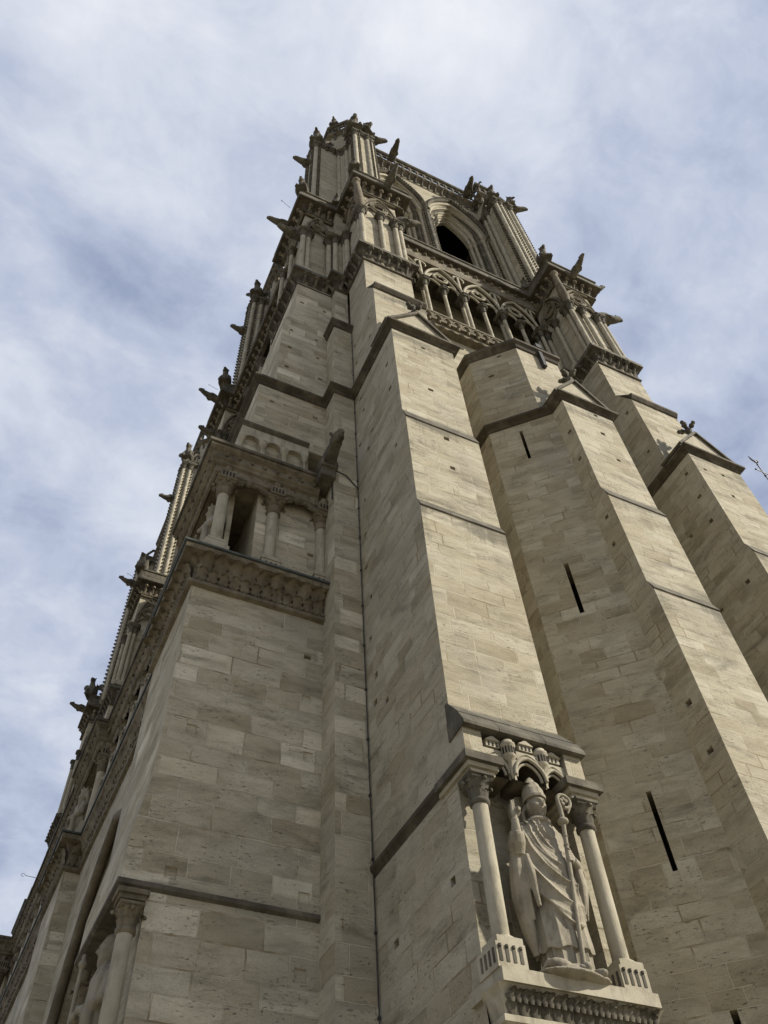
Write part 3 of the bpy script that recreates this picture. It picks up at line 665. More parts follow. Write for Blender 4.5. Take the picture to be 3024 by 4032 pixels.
# great ledge with leaf frieze under a deep flat soffit
PL = [(4.7, 25.1), (4.7, 15.9), (3.95, 15.9), (3.95, 12.93), (6.0, 12.93), (6.0, 10.83), (8.35, 10.83), (8.35, 12.83), (17.6, 12.83), (17.6, 10.83), (20.1, 10.83), (20.1, 13.2)]
LEDGE = [(-.15, 44.95), (.09, 45.0), (.09, 45.1), (0, 45.13), (0, 45.72), (.1, 45.82), (.1, 45.98), (.44, 46.02), (.48, 46.06), (.48, 46.3), (.42, 46.42), (0, 46.46)]
def great_ledge(path):
    m = MB(); m.sweep(path, LEDGE, mats=[0]*7+[1]*4); o = part('great_ledge', m, [CRUST, DARK])
    crockets(o, path, 45.74, .11, .52, .24, .42, CARV)
    k = MB(); leafrow(k, path, 45.12, .24, .5, .40, 0, .5, .1); part('leaf_frieze', k, CARV, o)
    k = MB(); k.sweep(offset_path(path, .36), [(0, 46.42), (.06, 46.45), (.06, 46.6), (0, 46.64), (0, 46.95), (.07, 47.0), (.07, 47.12), (-.14, 47.15), (-.14, 46.44)]); part('low_parapet', k, GREY, o)
    return o
great_ledge(PL)
m = MB(); m.prism([(4.2, 13.0), (6.2, 13.0), (6.2, 11.0), (8.2, 11.0), (8.2, 13.0), (17.8, 13.0), (17.8, 11.0), (19.9, 11.0), (19.9, 27), (4.9, 27), (4.9, 16), (4.2, 16)], 46.0, 46.44); part('terrace', m, GREY)
m = MB(); m.panel((5.7, 0), (0, 1), (-1, 0), 12.9, 60, 36.7, 46.2); m.panel((20., 0), (0, 1), (1, 0), 12.9, 27, 36.7, 46.2); m.panel((0, 28.4), (1, 0), (0, 1), 5.7, 20, 36.7, 46.2); part('gallery_wall', m, ASHU)
for y in (17.2, 19.2, 21.2, 23.2): column([(4.85, y), (4.85, y+.25)], 36.7, 44.3, .12, .8, .5, .26, 8, 'paired_column')
# open colonnade between the piers
m = MB(); m.box(8.05, 17.6, 12.55, 14.9, 36.45, 36.8); part('gallery_floor', m, CARV); m = MB(); m.box(8.05, 17.6, 12.62, 13.1, 44.75, 46.0); part('lintel', m, CARV)
mb = MB(); bx = [8.05, 10.3, 12.54, 14.8, 17.6]
for a, b in zip(bx, bx[1:]): arch_bay(mb, south(14.7), a, b, 36.8, 46.0, (a+b)/2, .62, 37.6, 40.6, .3, 1.2, 0, 1, 8)  # near-black backs paint the shade inside the windows
part('gallery_wall', mb, [ASHU, OAK_SHADE])
m = MB()
for a, b in zip(bx, bx[1:]):
    c = (a+b)/2
    for hw, t in ((.72, .09), (.9, .07)): m.tube([(x, 14.62, z) for x, z in [(c-hw, 37.)]+arch_pts(c, hw, 40.6, .3, 8)+[(c+hw, 37.)]], t, 6)
part('window_moulding', m, CARV)
XP = [8.05, 10.3, 12.54, 14.78, 17.02]
for x in XP[1:]: column([(x, 12.66), (x+.02, 12.95)], Z0, Z1, .10, .8, .55, .26, 8, 'paired_column')
for a, b in zip(XP, XP[1:]): column([((a+b)/2, 12.75)], Z0, Z1, .10, .75, .55, .25, 8, 'colonnette')
for a, b in zip(XP, XP[1:]):
    c = (a+b)/2; hw = (b-a)/2; m = MB()
    A = [(x, Z1+(z-Z1)*1.42) for x, z in arch_pts(c, hw-.03, Z1, .8, 10)]
    for yy in (12.62, 12.86): m.tube([(x, yy, z) for x, z in A], .08, 6)
    m.tube([(c+(x-c)*.86, 12.78, Z1+(z-Z1)*.88) for x, z in A], .05, 6)
    for s in (-1, 1): m.tube([(x, 12.75, Z1+(z-Z1)*1.2) for x, z in arch_pts(c+s*hw/2, hw/2-.05, Z1, .2, 8)], .06, 6)
    zc = Z1+1.5; r = .40
    for rr, t in ((r, .07),): m.tube([(c+rr*math.cos(q), 12.76, zc+rr*math.sin(q)) for q in [2*math.pi*i/20 for i in range(21)]], t, 6)
    for k in range(4):
        q = math.pi/4+k*math.pi/2; cx, cz = c+.2*math.cos(q), zc+.2*math.sin(q)
        m.tube([(cx+.19*math.cos(q+w_), 12.76, cz+.19*math.sin(q+w_)) for w_ in [-1.9+3.8*i/8 for i in range(9)]], .035, 5)
    for s in (-1, 1):
        m.tube([(c+s*(hw-.02), 12.7, Z1+.2), (c+s*(hw-.02), 12.7, 44.8)], .055, 5)
        m.tube([(c+s*hw+s*-.3*math.cos(q)-s*.02, 12.68, 44.35+.34*math.sin(q)) for q in [math.pi*i/8-.6 for i in range(10)]], .045, 5)
    part('arch_tracery', m, PALE)
m = MB(); m.box(8.14, 17.55, 12.42, 12.55, 36.82, 36.98); m.box(8.14, 17.55, 12.42, 12.55, 37.55, 37.68)
for i in range(19):
    x = 8.5+.49*i
    m.tube([(x+.2*math.cos(q), 12.48, 37.26+.24*math.sin(q)) for q in [2*math.pi*k/10 for k in range(11)]], .05, 5)
    m.box(x+.225, x+.265, 12.44, 12.53, 36.98, 37.55)
knobrow(m, [(8.2, 12.42), (17.5, 12.42)], 36.75, .11, .5, .1, 0, .3)
part('balustrade', m, CARV)

# ------------------------------------------------------------------ belfry
def crocket_shaft(pts_xy, z0, z1, r, rows, o, step=.42, cap=True):
    """tall engaged shaft; rows = directions of the crocket ranks climbing beside it"""
    x, y = pts_xy; m = MB(); n = int((z1-z0)/1.3); prof = []
    for i in range(n):
        a = z0+(z1-z0)*i/n; c = z0+(z1-z0)*(i+1)/n; prof += [(r*.95, a), (r, a+.03), (r, c-.03), (r*.95, c)]
    m.lathe(x, y, prof, 10); s = part('engaged_shaft', m, PALE, o)
    if rows:
        m = MB()
        for dx, dy in rows:
            for i in range(int((z1-z0)/step)):
                z = z0+.25+i*step; px, py = x+dx, y+dy; L = math.hypot(dx, dy); ux, uy = dx/L, dy/L
                m.ball((px+ux*.02, py+uy*.02, z), (.085, .085, .07), 6, 4); m.tube([(px-ux*.08, py-uy*.08, z-.16), (px+ux*.0, py, z-.02)], [.05, .06], 5)
        part_sub(m, 'crocket_row', s)
    return s
def part_sub(m, name, s): 
    p = s.parent if s.parent is not None else s
    return build(name, m, GREY, p)
def belfry_arm(path, shafts, z0=46.4, z1=62.4, mat=None):
    m = MB(); m.sweep(path, [(0, z0), (0, z1+1.)]); o = part('corner_shaft_pier', m, mat or ASHU)
    for p, rows in shafts: crocket_shaft(p, z0, z1, .15, rows, o)
    m = MB()
    for p, rows in shafts: 
        c = capital_mesh([p], z1-.05, .7, .15, .27, 8, 6); m.add(c.v, c.f)
    part('capital_band', m, GREY, o)
    m = MB(); m.sweep(path, [(0, 63.0), (.1, 63.08), (.22, 63.25), (.24, 63.4), (.05, 63.5), (-.4, 64.6)], mats=[0, 0, 0, 1, 1]); knobrow(m, path, 63.2, .12, .5, .22, 0, .4); part('cornice', m, [GREY, DARK], o)
    return o
def face_arch(o, ax, f, a, b, zs):
    P3 = (lambda u, z: (u, f, z)) if ax == 'x' else (lambda u, z: (f, u, z))
    m = MB(); c = (a+b)/2; hw = (b-a)/2
    for k, t in ((0, .1), (.17, .08)): m.tube([P3(*p) for p in arch_pts(c, hw-k, zs, hw*.15, 8)], t, 6)
    G = [P3(a-.1, zs+.5), P3(c, zs+hw*2.1+.4), P3(b+.1, zs+.5)]; m.tube(G[:2], .11, 5); m.tube(G[1:], .11, 5)
    for i in range(1, 6):
        for A, B in ((G[0], G[1]), (G[2], G[1])): q = Vector(A).lerp(Vector(B), i/6); m.ball(q+Vector((0, 0, .14)), .09, 6, 4)
    part('face_gable', m, GREY, o)
SWP = [(6.65, 15.05), (4.65, 15.05), (4.65, 13.8), (6.7, 13.8), (6.7, 12.0), (7.9, 12.0), (7.9, 13.9)]
rw = .24
a1 = belfry_arm(SWP, [((4.68, 13.82), [(-.2, .16), (.2, -.14)]), ((4.62, 14.4), [(-.2, .1)]), ((4.68, 15.0), [(-.2, -.05)]), ((6.3, 13.72), []), ((6.5, 13.66), []), ((6.62, 13.5), []), ((6.64, 13.2), []),
    ((6.72, 12.02), [(-.17, .18), (.24, -.1)]), ((7.62, 11.98), [(.14, -.16)]), ((7.88, 12.02), [(.2, -.05)])])
face_arch(a1, 'x', 13.72, 4.7, 6.5, 62.9); face_arch(a1, 'x', 11.93, 6.72, 7.88, 62.9); face_arch(a1, 'y', 6.63, 12.05, 13.6, 62.9); face_arch(a1, 'y', 4.58, 13.85, 15.0, 62.9)
SEP = [(17.66, 13.9), (17.66, 12.0), (18.9, 12.0), (18.9, 13.8), (20.9, 13.8), (20.9, 15.05), (18.95, 15.05)]
a2 = belfry_arm(SEP, [((17.68, 12.02), [(-.17, .2), (.24, -.12)]), ((18.0, 11.97), [(.2, -.14)]), ((18.88, 12.02), [(.22, -.05), (.2, .2)]), ((17.6, 13.0), []), ((17.6, 13.4), []), ((20.88, 13.82), [(.2, -.1)])])
face_arch(a2, 'x', 11.93, 17.7, 18.86, 62.9); face_arch(a2, 'y', 17.6, 12.05, 13.6, 62.9)
NWP = [(6.65, 27.15), (4.65, 27.15), (4.65, 25.9), (6.65, 25.9)]
def nw_arm(dx, y):
    p = [(x+dx, yy-25.9+y) for x, yy in NWP[1:]]
    p = [(6.65+dx, y+1.25)]+p
    o = belfry_arm(p, [((4.68+dx, y+.02), [(-.2, .16), (.2, -.14)]), ((4.62+dx, y+.6), [(-.2, .1)]), ((4.68+dx, y+1.2), [(-.2, -.05)]), ((5.2+dx, y-.05), [(.2, -.1)]), ((6.3+dx, y-.05), [])])
    face_arch(o, 'x', y-.08, 4.7+dx, 6.3+dx, 62.9); return o
nw_arm(0, 25.9); nw_arm(-.35, 42.3); nw_arm(-.75, 54.2)
# belfry south wall with two deep lancets
CEN = [10.3, 15.3]; ZS = 59.6; CO = 4.15; HW = [2.3, 2.10, 1.90, 1.68, 1.46]; DEP = [0, .24, .48, .72, .96]
mb = MB(); xs = [7.85, 12.8, 17.7]
for (a, b), c in zip(zip(xs, xs[1:]), CEN):
    arch_bay(mb, south(13.9), a, b, 46.4, 66.9, c, HW[0], 46.6, ZS, CO, .24, 0, None, 12)
    for k in range(1, 5):
        f = 13.9+DEP[k]; A = [(c-HW[k-1], 46.6)]+arch_pts(c, HW[k-1], ZS, CO, 12)+[(c+HW[k-1], 46.6)]; B = [(c-HW[k], 46.6)]+arch_pts(c, HW[k], ZS, CO, 12)+[(c+HW[k], 46.6)]
        d = .24 if k < 4 else .25
        for i in range(len(A)-1):
            mb.face([(A[i][0], f, A[i][1]), (A[i+1][0], f, A[i+1][1]), (B[i+1][0], f, B[i+1][1]), (B[i][0], f, B[i][1])], 0)
            mb.face([(B[i][0], f, B[i][1]), (B[i+1][0], f, B[i+1][1]), (B[i+1][0], f+d, B[i+1][1]), (B[i][0], f+d, B[i][1])], 0)
bw = part('belfry_wall', mb, [ASHU, OAK_SHADE])
for c in CEN:
    for k in range(5):
        m = MB(); f = 13.9+DEP[k]-.02 if k else 13.82
        A = arch_pts(c, HW[k]+(.02 if k else .16), ZS+.45, CO, 12); r = .115
        for s, e in ((-1, A[0]), (1, A[-1])):
            n = 11; prof = []
            for i in range(n):
                z_, zq = 46.6+(ZS-46.9)*i/n, 46.6+(ZS-46.9)*(i+1)/n; prof += [(r*.93, z_), (r, z_+.05), (r, zq-.05), (r*.93, zq)]
            m.lathe(e[0], f, prof, 8)
            cm = capital_mesh([(e[0], f)], ZS-.35, .75, r, .22, 8, 5); m.add(cm.v, cm.f)
        m.tube([(x, f, z) for x, z in A], .15 if k else .17, 8)
        if k in (0, 2):
            for (x, z), (x2, z2) in zip(A, A[1:]):
                for t in (.2, .7): m.ball((x+(x2-x)*t, f-.12, z+(z2-z)*t), .11, 6, 4)
            for e in (A[0], A[-1]):
                for i in range(30): m.ball((e[0]+(.17 if e[0] < c else -.17), f+.02, 46.9+.42*i), .085, 6, 4)
        part('lancet_order', m, GREY if k in (0, 2) else PALE, bw)
m = MB()
for c in CEN:
    for i in range(17):
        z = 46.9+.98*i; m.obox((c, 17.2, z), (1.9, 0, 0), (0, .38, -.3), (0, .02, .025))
part('louvre', m, OAK_SHADE, bw)
mb = MB(); mb.panel((6.65, 0), (0, 1), (-1, 0), 13.9, 28.6, 46.4, 67); mb.panel((18.95, 0), (0, 1), (1, 0), 13.9, 28.6, 46.4, 67); mb.panel((0, 28.6), (1, 0), (0, 1), 6.65, 18.95, 46.4, 67)  # walls stretched northward so that this tower shades the far one
mb.panel((0, 20), (1, 0), (0, -1), 6.7, 18.9, 46.4, 67, (), 1); mb.face([(6.65, 13.9, 66.95), (18.95, 13.9, 66.95), (18.95, 28.6, 66.95), (6.65, 28.6, 66.95)], 1)  # near-black back wall and ceiling paint the gloom of the bell chamber
part('belfry_wall', mb, [ASHU, OAK_SHADE])
def corner_block(p): m = MB(); m.prism(p, 63.2, 67.0); return part('corner_block', m, ASHU)
corner_block([(5.75, 16), (5.75, 13.8), (6.7, 12.85), (7.9, 12.85), (7.9, 14), (6.7, 16)]); corner_block([(17.66, 14), (17.66, 12.85), (18.85, 12.85), (19.8, 13.8), (19.8, 16), (18.9, 16)]); corner_block([(5.75, 27.2), (5.75, 25), (6.7, 25), (6.7, 27.2)])
def tower_parapet(path):
    m = MB(); m.sweep(path, [(-.5, 65.7), (-.36, 65.75), (-.36, 65.9), (-.45, 65.95), (-.42, 66.4), (-.3, 66.7), (-.1, 66.85), (0, 66.9), (0, 67.1), (-.3, 67.15)], mats=[0]*7+[1, 1]); o = part('cornice', m, [CARV, DARK])
    q = offset_path(path, -.36)
    k = MB(); knobrow(k, q, 66.55, .13, .56, .28, 0, .6); leafrow(k, q, 65.95, .24, .5, .56, 0, .3); part('crocket_row', k, GREY, o)
    b = MB(); b.sweep(path, [(-.3, 68.7), (-.02, 68.7), (.06, 68.82), (.06, 69.0), (-.3, 69.05), (-.3, 68.7)]); b.sweep(path, [(-.28, 67.12), (-.06, 67.14), (-.06, 67.3), (-.28, 67.32)])
    for p, o_ in along(path, .62):
        c = p-o_*.16; d = Vector((-o_.y, o_.x))
        b.prism([(c.x-.07, c.y-.07), (c.x+.07, c.y-.07), (c.x+.07, c.y+.07), (c.x-.07, c.y+.07)], 67.3, 68.72)
        A = [(c.x+d.x*(.31-.31*math.cos(t)), c.y+d.y*(.31-.31*math.cos(t)), 68.1+.42*math.sin(t)) for t in [math.pi*i/6 for i in range(7)]]
        b.tube(A, .07, 5); b.ball((c.x+d.x*.31+o_.x*.1, c.y+d.y*.31+o_.y*.1, 67.95), .11, 6, 4)
    part('balustrade', b, GREY, o)
    return o
tower_parapet([(5.44, 27.6), (5.44, 13.66), (6.54, 12.56), (8.2, 12.56), (8.2, 13.5), (17.3, 13.5), (17.3, 12.56), (18.96, 12.56), (20.06, 13.66), (20.06, 27.6)])
# piers of the west front further along, and the far tower
def north_pier(y0, dx):
    p = [(3.95+dx, y0+2.6), (3.95+dx, y0), (6+dx, y0)]
    main_cornice(p); o = stage_walls(p)
    for pts in ([(4.0+dx, y0-.05), (4.26+dx, y0-.03)], [(5.5+dx, y0-.05), (5.75+dx, y0-.05)]): column(pts, Z0, Z1, .13, .75, .5, .26, 8, 'paired_column')
    for q in ((3.86+dx, y0+1.2), ): column([q], Z0, Z1, .11, .7, .5, .24, 8, 'colonnette')
    arcature(o, 'x', y0-.01, 4+dx, 5.6+dx, Z1, True, 1)
    great_ledge(p)
for y0, dx in ((25.16, 0), (41.1, -.5), (55.1, -.58)): north_pier(y0, dx)
mb = MB(); mb.box(6.2, 18.5, 41.5, 56.5, 46.2, 67); part('far_tower_wall', mb, ASHU)
tower_parapet([(5.0, 56.6), (5.0, 42.2), (6.1, 41.1), (18.5, 41.1)])
corner_block([(5.3, 45), (5.3, 42.3), (6.2, 41.4), (7, 41.4), (7, 45)])
# portal storey and gallery of kings between the buttresses
def facade(ya, yb, dx):
    X = lambda x: x+dx; mb = MB(); c = (ya+yb)/2-.7
    arch_bay(mb, west(X(2.55)), ya, yb, 0, 15.95, c, 3.7, 0, 9.2, 2.0, 1.1, 0, 0, 14)
    mb.box(X(3.35), X(4.7), ya, yb, 16.9, 21.3); mb.box(X(2.55), X(4.7), ya, yb, 16.5, 16.9); mb.box(X(2.9), X(4.7), ya, yb, 20.5, 21.25)
    o = part('facade_wall', mb, ASH)
    m = MB()
    for k in range(3):
        A = arch_pts(c, 3.7-.35*k, 9.2, 2.0, 14); m.tube([(X(2.58)+.42*k, y, z) for y, z in [(A[0][0], 0)]+A+[(A[-1][0], 0)]], .13, 8)
    part('portal_moulding', m, CARV, o)
    path = [(X(2.55), yb), (X(2.55), ya)]
    m = MB(); m.sweep(path, [(0, 15.92), (.10, 15.96), (.10, 16.06), (.02, 16.10), (.08, 16.45), (.2, 16.72), (.27, 16.80), (.28, 16.93), (0, 16.95)])
    leafrow(m, path, 16.1, .23, .36, .25, 0, .5); leafrow(m, path, 16.36, .28, .44, .34, 0, .6, 0, .06); part('cornice', m, CARV, o)
    m = MB(); m.sweep(path, [(0, 16.955), (.32, 16.955), (.33, 17.0), (0, 17.02)]); part('lead_flashing', m, LEAD, o)
    p2 = [(X(2.5), yb), (X(2.5), ya)]
    m = MB(); m.sweep(p2, [(-.05, 20.3), (.02, 20.34), (.02, 20.62), (.10, 20.66), (.17, 20.80), (.17, 21.02), (.30, 21.12), (.30, 21.2), (-.4, 21.25)]); knobrow(m, p2, 20.91, .055, .36, .22); leafrow(m, p2, 20.1, .2, .3, .24, 0, .3); part('gallery_canopy', m, CARV, o)
    m = MB(); m.sweep(p2, [(0, 21.255), (.36, 21.255), (.37, 21.35), (0, 21.4)]); part('drip_ledge', m, DARK, o)
    n = int((yb-ya)/1.3)
    for i in range(n): column([(X(2.62), ya+(yb-ya)*(i+1)/(n+.5))], 17.02, 20.2, .12, .5, .3, .22, 4, 'gallery_column', capmat=CARV, drum=False)
facade(15.85, 25.25, 0); facade(28.15, 41.15, -.2); facade(44.05, 55.15, -.5)

# ------------------------------------------------------------------ sculpture
def lerp_levels(L, z):
    if z >= L[0][0]: return L[0][1:]
    for a, b in zip(L, L[1:]):
        if b[0] <= z <= a[0]:
            t = (a[0]-z)/(a[0]-b[0]); t = t*t*(3-2*t)
            return [p+(q-p)*t for p, q in zip(a[1:], b[1:])]
    return L[-1][1:]
def robe(mb, L, hem, disp, n=72, m=70, ph=0.):
    """draped cloth: closed loft through elliptic levels (z, cx, cy, rx, ry), hem height and fold depth vary round the figure"""
    vs = []
    for i in range(m+1):
        for j in range(n):
            th = 2*math.pi*j/n+ph; zb = hem(th); z = L[0][0]+(zb-L[0][0])*i/m
            cx, cy, rx, ry = lerp_levels(L, z); c, s = math.cos(th), math.sin(th)
            k = (abs(c)**2.4+abs(s)**2.4)**(-1/2.4); x, y = cx+rx*c*k, cy+ry*s*k
            d = disp(th, z, x, y); vs.append((x+c*d, y+s*d, z))
    fs = [[i*n+j, i*n+(j+1) % n, (i+1)*n+(j+1) % n, (i+1)*n+j] for i in range(m) for j in range(n)]
    cx, cy = lerp_levels(L, L[0][0])[:2]; vs.append((cx, cy, L[0][0])); a = len(vs)-1
    q = lerp_levels(L, L[-1][0]); vs.append((q[0], q[1], min(v[2] for v in vs)+.12)); b = len(vs)-1
    fs += [[a, (j+1) % n, j] for j in range(n)]+[[b, m*n+j, m*n+(j+1) % n] for j in range(n)]
    mb.add(vs, fs, 0, True)
def head(mb, c, s, yaw=0., beard=0., n=56, m=44):
    """head with brow, sockets, nose, lips, chin and ears; faces -y before the yaw; s = half face height"""
    Rm = Matrix.Rotation(yaw, 3, 'Z'); c = Vector(c); vs = []
    G = lambda lo, la, a, b, p, q: math.exp(-((lo-a)/p)**2-((la-b)/q)**2)
    for i in range(m+1):
        la = math.pi/2-math.pi*i/m
        for j in range(n):
            lo = -math.pi+2*math.pi*j/n
            d = .32*math.exp(-(lo/.14)**2)*max(0, min(1, (.30-la)/.5))*(1 if la > -.22 else math.exp(-((la+.22)/.07)**2))
            for sg in (-1, 1):
                d += -.24*G(lo, la, sg*.36, .08, .22, .13)+.13*G(lo, la, sg*.36, .06, .13, .075)+.13*G(lo, la, sg*.36, .27, .3, .07)+.07*G(lo, la, sg*.62, -.25, .25, .25)
            d += .15*G(lo, la, 0, -.46, .26, .055)+.12*G(lo, la, 0, -.61, .22, .06)-.10*G(lo, la, 0, -.535, .3, .025)+.16*G(lo, la, 0, -.95, .35, .2)
            d += beard*(.35*G(lo, la, 0, -1.0, .9, .35)+.05*math.sin(lo*16)*G(lo, la, 0, -.9, 1., .35))
            r = s*(1+d); v = Vector((.70*r*math.cos(la)*math.sin(lo), -.82*r*math.cos(la)*math.cos(lo), r*math.sin(la))); vs.append(c+Rm @ v)
    fs = []
    for i in range(m):
        for j in range(n): fs.append([i*n+j, i*n+(j+1) % n, (i+1)*n+(j+1) % n, (i+1)*n+j])
    mb.add(vs, fs, 0, True)
    for sg in (-1, 1): mb.ball(c+Rm @ Vector((sg*s*.70, .05*s, 0)), (s*.09, s*.18, s*.3), 8, 6, 0, Rm)
ridge = lambda t: (1-abs(math.sin(t)))**1.6
def bishop():
    O = Vector((7.10, 9.02, 6.45)); mb = MB()
    # alb, dalmatic and chasuble, one over the other
    robe(mb, [(1.4, .03, 0, .34, .25), (.9, .03, 0, .35, .26), (.3, .04, -.01, .35, .27), (.12, .04, -.02, .34, .26)], lambda t: .12, lambda t, z, x, y: .030*(ridge(t*8.5)-.4), 96, 20)
    robe(mb, [(1.5, .03, 0, .36, .27), (.9, .03, 0, .385, .29), (.4, .04, -.01, .40, .30)], lambda t: .40+.02*math.sin(t*9), lambda t, z, x, y: .026*(ridge(t*6+.4)-.35), 96, 26)
    def hem(t):
        x = .44*math.cos(t)-.12; f = max(0, min(1, (math.sin(t)+.35)/.6)); f = f*f*(3-2*f)
        return (.68+(2.1 if x < 0 else 5.5)*x*x)*(1-f)+.55*f
    def folds(t, z, x, y):
        if math.sin(t) > .2: return .012*ridge(t*7)
        rho = math.hypot((x-.16)/.62, (z-2.42)/1.30); k = min(1, max(0, (rho-.18)/.3))
        an = math.atan2(x-.16, 2.42-z); q = rho*17+1.1*math.sin(rho*3.1+an*1.7)+.7*math.sin(an*4+1)
        f = (.052+.03*math.sin(rho*9+an*3))*k*(ridge(q)**1.6-.25)+.014*k*ridge(q*2.3+an*5)
        g = max(0, 1-abs(x-.13+.08*(z-1.6))/.065)
        if g > 0: f = f*(1-.75*min(1, g*2.5))+.016*min(1, g*4)
        if x > .26: f = f*.3+.03*(ridge(x*26+z*2)-.3)
        return f
    robe(mb, [(2.46, .02, -.02, .12, .12), (2.40, .01, -.01, .20, .16), (2.32, 0, 0, .33, .20), (2.2, -.01, 0, .40, .235), (1.95, -.02, 0, .43, .26), (1.6, -.01, -.01, .47, .30), (1.25, .0, -.02, .45, .32), (.95, .03, -.02, .41, .32), (.7, .05, -.02, .37, .31)], hem, folds, 128, 110)
    # raised right arm with its open sleeve
    mb.tube([(-.36, .02, 2.18), (-.50, -.06, 1.86), (-.54, -.14, 1.78), (-.575, -.25, 2.0), (-.59, -.29, 2.2)], [.12, .125, .115, .075, .055], 12)
    mb.tube([(-.535, -.14, 1.72), (-.56, -.2, 1.86), (-.575, -.24, 1.96), (-.58, -.25, 2.0)], [.10, .125, .115, .1], 14)
    mb.tube([(-.52, -.1, 1.86), (-.56, -.08, 1.5), (-.55, -.02, 1.1), (-.47, .02, .7), (-.40, .04, .38)], [.09, .12, .125, .10, .04], 10); mb.tube([(-.50, -.16, 1.7), (-.50, -.15, 1.3), (-.44, -.1, .8)], [.05, .055, .02], 8); mb.tube([(-.58, -.1, 1.6), (-.62, -.04, 1.2), (-.52, .0, .65)], [.04, .05, .02], 8)
    mb.tube([(-.45, -.2, 1.7), (-.43, -.22, 1.4), (-.38, -.2, .95)], [.05, .07, .03], 8)
    mb.ball((-.595, -.305, 2.27), (.062, .034, .082), 10, 8)
    for x, l, r, cu in ((-.03, .15, .019, 0), (.008, .165, .02, 0), (.04, .09, .018, 1), (.066, .07, .016, 1)):
        b = Vector((-.60+x, -.31, 2.33-.02*(x > .03)))
        P = [b, b+Vector((0, -.012, l*.45)), b+Vector((0, -.02, l))] if not cu else [b, b+Vector((0, -.035, l*.5)), b+Vector((0, -.075, l*.35)), b+Vector((0, -.07, -.02))]
        mb.tube(P, [r, r*.95, r*.8] if not cu else [r, r, r*.95, r*.8], 8)
    mb.tube([(-.545, -.31, 2.24), (-.52, -.345, 2.29), (-.535, -.36, 2.34)], [.022, .021, .017], 8)
    # left arm, sleeve falling from the wrist, hand closed round the staff
    mb.tube([(.37, .02, 2.18), (.47, -.04, 1.84), (.47, -.14, 1.68), (.36, -.28, 1.66), (.27, -.34, 1.68)], [.12, .12, .105, .08, .06], 12)
    for x, y in ((.44, -.2), (.50, -.12), (.38, -.24)): mb.tube([(x, y, 1.68), (x+.02, y-.01, 1.35), (x-.01, y+.03, .95)], [.07, .065, .025], 8)
    mb.ball((.235, -.36, 1.70), (.05, .05, .075), 10, 8)
    for i in range(4):
        z = 1.765-.042*i; mb.tube([(.255, -.33, z), (.215, -.40, z+.005), (.165, -.405, z), (.145, -.36, z-.005)], [.022, .023, .022, .018], 8)
    mb.tube([(.245, -.36, 1.78), (.20, -.395, 1.82), (.165, -.385, 1.83)], [.024, .022, .018], 8)
    # collar, neck, head, mitre
    mb.lathe(.02, -.03, [(.10, 2.34), (.20, 2.36), (.215, 2.40), (.17, 2.46), (.10, 2.47)], 24)
    mb.tube([(.02, -.03, 2.38), (.03, -.05, 2.6)], [.10, .095], 14)
    hc = (.03, -.075, 2.665); yaw = -.06
    head(mb, hc, .21, yaw)
    Lm = [(3.24, .03, -.05, .012, .014), (3.17, .03, -.05, .075, .055), (3.06, .03, -.055, .140, .11), (2.93, .03, -.06, .168, .155), (2.83, .03, -.065, .165, .175), (2.775, .03, -.065, .157, .175)]
    robe(mb, Lm, lambda t: 2.775, lambda t, z, x, y: .012*(z < 2.83)+.010*max(0, 1-abs(x-.03)/.03)*(math.sin(t) < 0), 48, 26)
    for sx in (-.14, .22): mb.tube([(.04+(sx-.04)*.6, .03, 2.76), (sx-.02, .04, 2.6), (sx, .05, 2.42)], [.03, .03, .03], 8)
    vs = [(.03+.33*math.cos(2*math.pi*i/40), yy, 2.70+.33*math.sin(2*math.pi*i/40)) for yy in (.16, .24) for i in range(40)]
    mb.add(vs, [[i, (i+1) % 40, 40+(i+1) % 40, 40+i] for i in range(40)]+[list(range(40))[::-1], list(range(40, 80))], 0)
    # shoes
    for x, yw in ((.27, .35), (-.02, -.1)): mb.ball((x, -.27, .09), (.075, .17, .075), 12, 8, 0, Matrix.Rotation(yw, 3, 'Z'))
    mb.v = [(p[0]*.95+O.x, p[1]+O.y, p[2]*.962+O.z) for p in mb.v]
    o = build('bishop_statue', mb, STAT, None, tuple(O), mods=remesh(.009))
    tag(o, 'stone bishop in mitre and chasuble raising one hand, standing in the niche between two columns', 'statue')
    m = MB(); P0, P1 = Vector((.02, -.34, .03)), Vector((.24, -.375, 2.36))
    m.tube([P0.lerp(P1, t/8) for t in range(9)], [.032]*5+[.034]*4, 12)
    for t in (.80, .86, .97): c = P0.lerp(P1, t); m.ball(c, (.045, .045, .022) if t < .9 else (.085, .085, .06), 12, 8)
    cc = P1+Vector((.10, 0, .30))
    cu = [P1, P1+Vector((.0, 0, .14))]+[cc+Vector((-.115*math.cos(a), 0, .115*math.sin(a))) for a in [math.pi*1.6*i/14-.15 for i in range(15)]]
    m.tube(cu, [.034, .034]+[.03]*15, 10)
    for a in (.4, 1.6, 2.8, 4.2): m.ball(cc+Vector((.05*math.cos(a), 0, .05*math.sin(a))), (.035, .02, .035), 8, 6)
    m.tube([cc+Vector((.07, 0, -.1)), cc+Vector((.03, 0, -.2))], [.03, .012], 8)
    m.v = [(p[0]*.95+O.x, p[1]+O.y, p[2]*.962+O.z) for p in m.v]; build('crozier', m, STAT, o)
    m = MB()
    m.ball((-.1, -.2, .04), (.52, .26, .06), 16, 8); m.ball((-.24, -.24, .13), (.22, .12, .10), 12, 8, 0, Matrix.Rotation(.25, 3, 'Y')); m.ball((-.05, -.28, .1), (.14, .1, .09), 10, 8); m.ball((.03, -.38, .11), (.07, .09, .07), 10, 8)
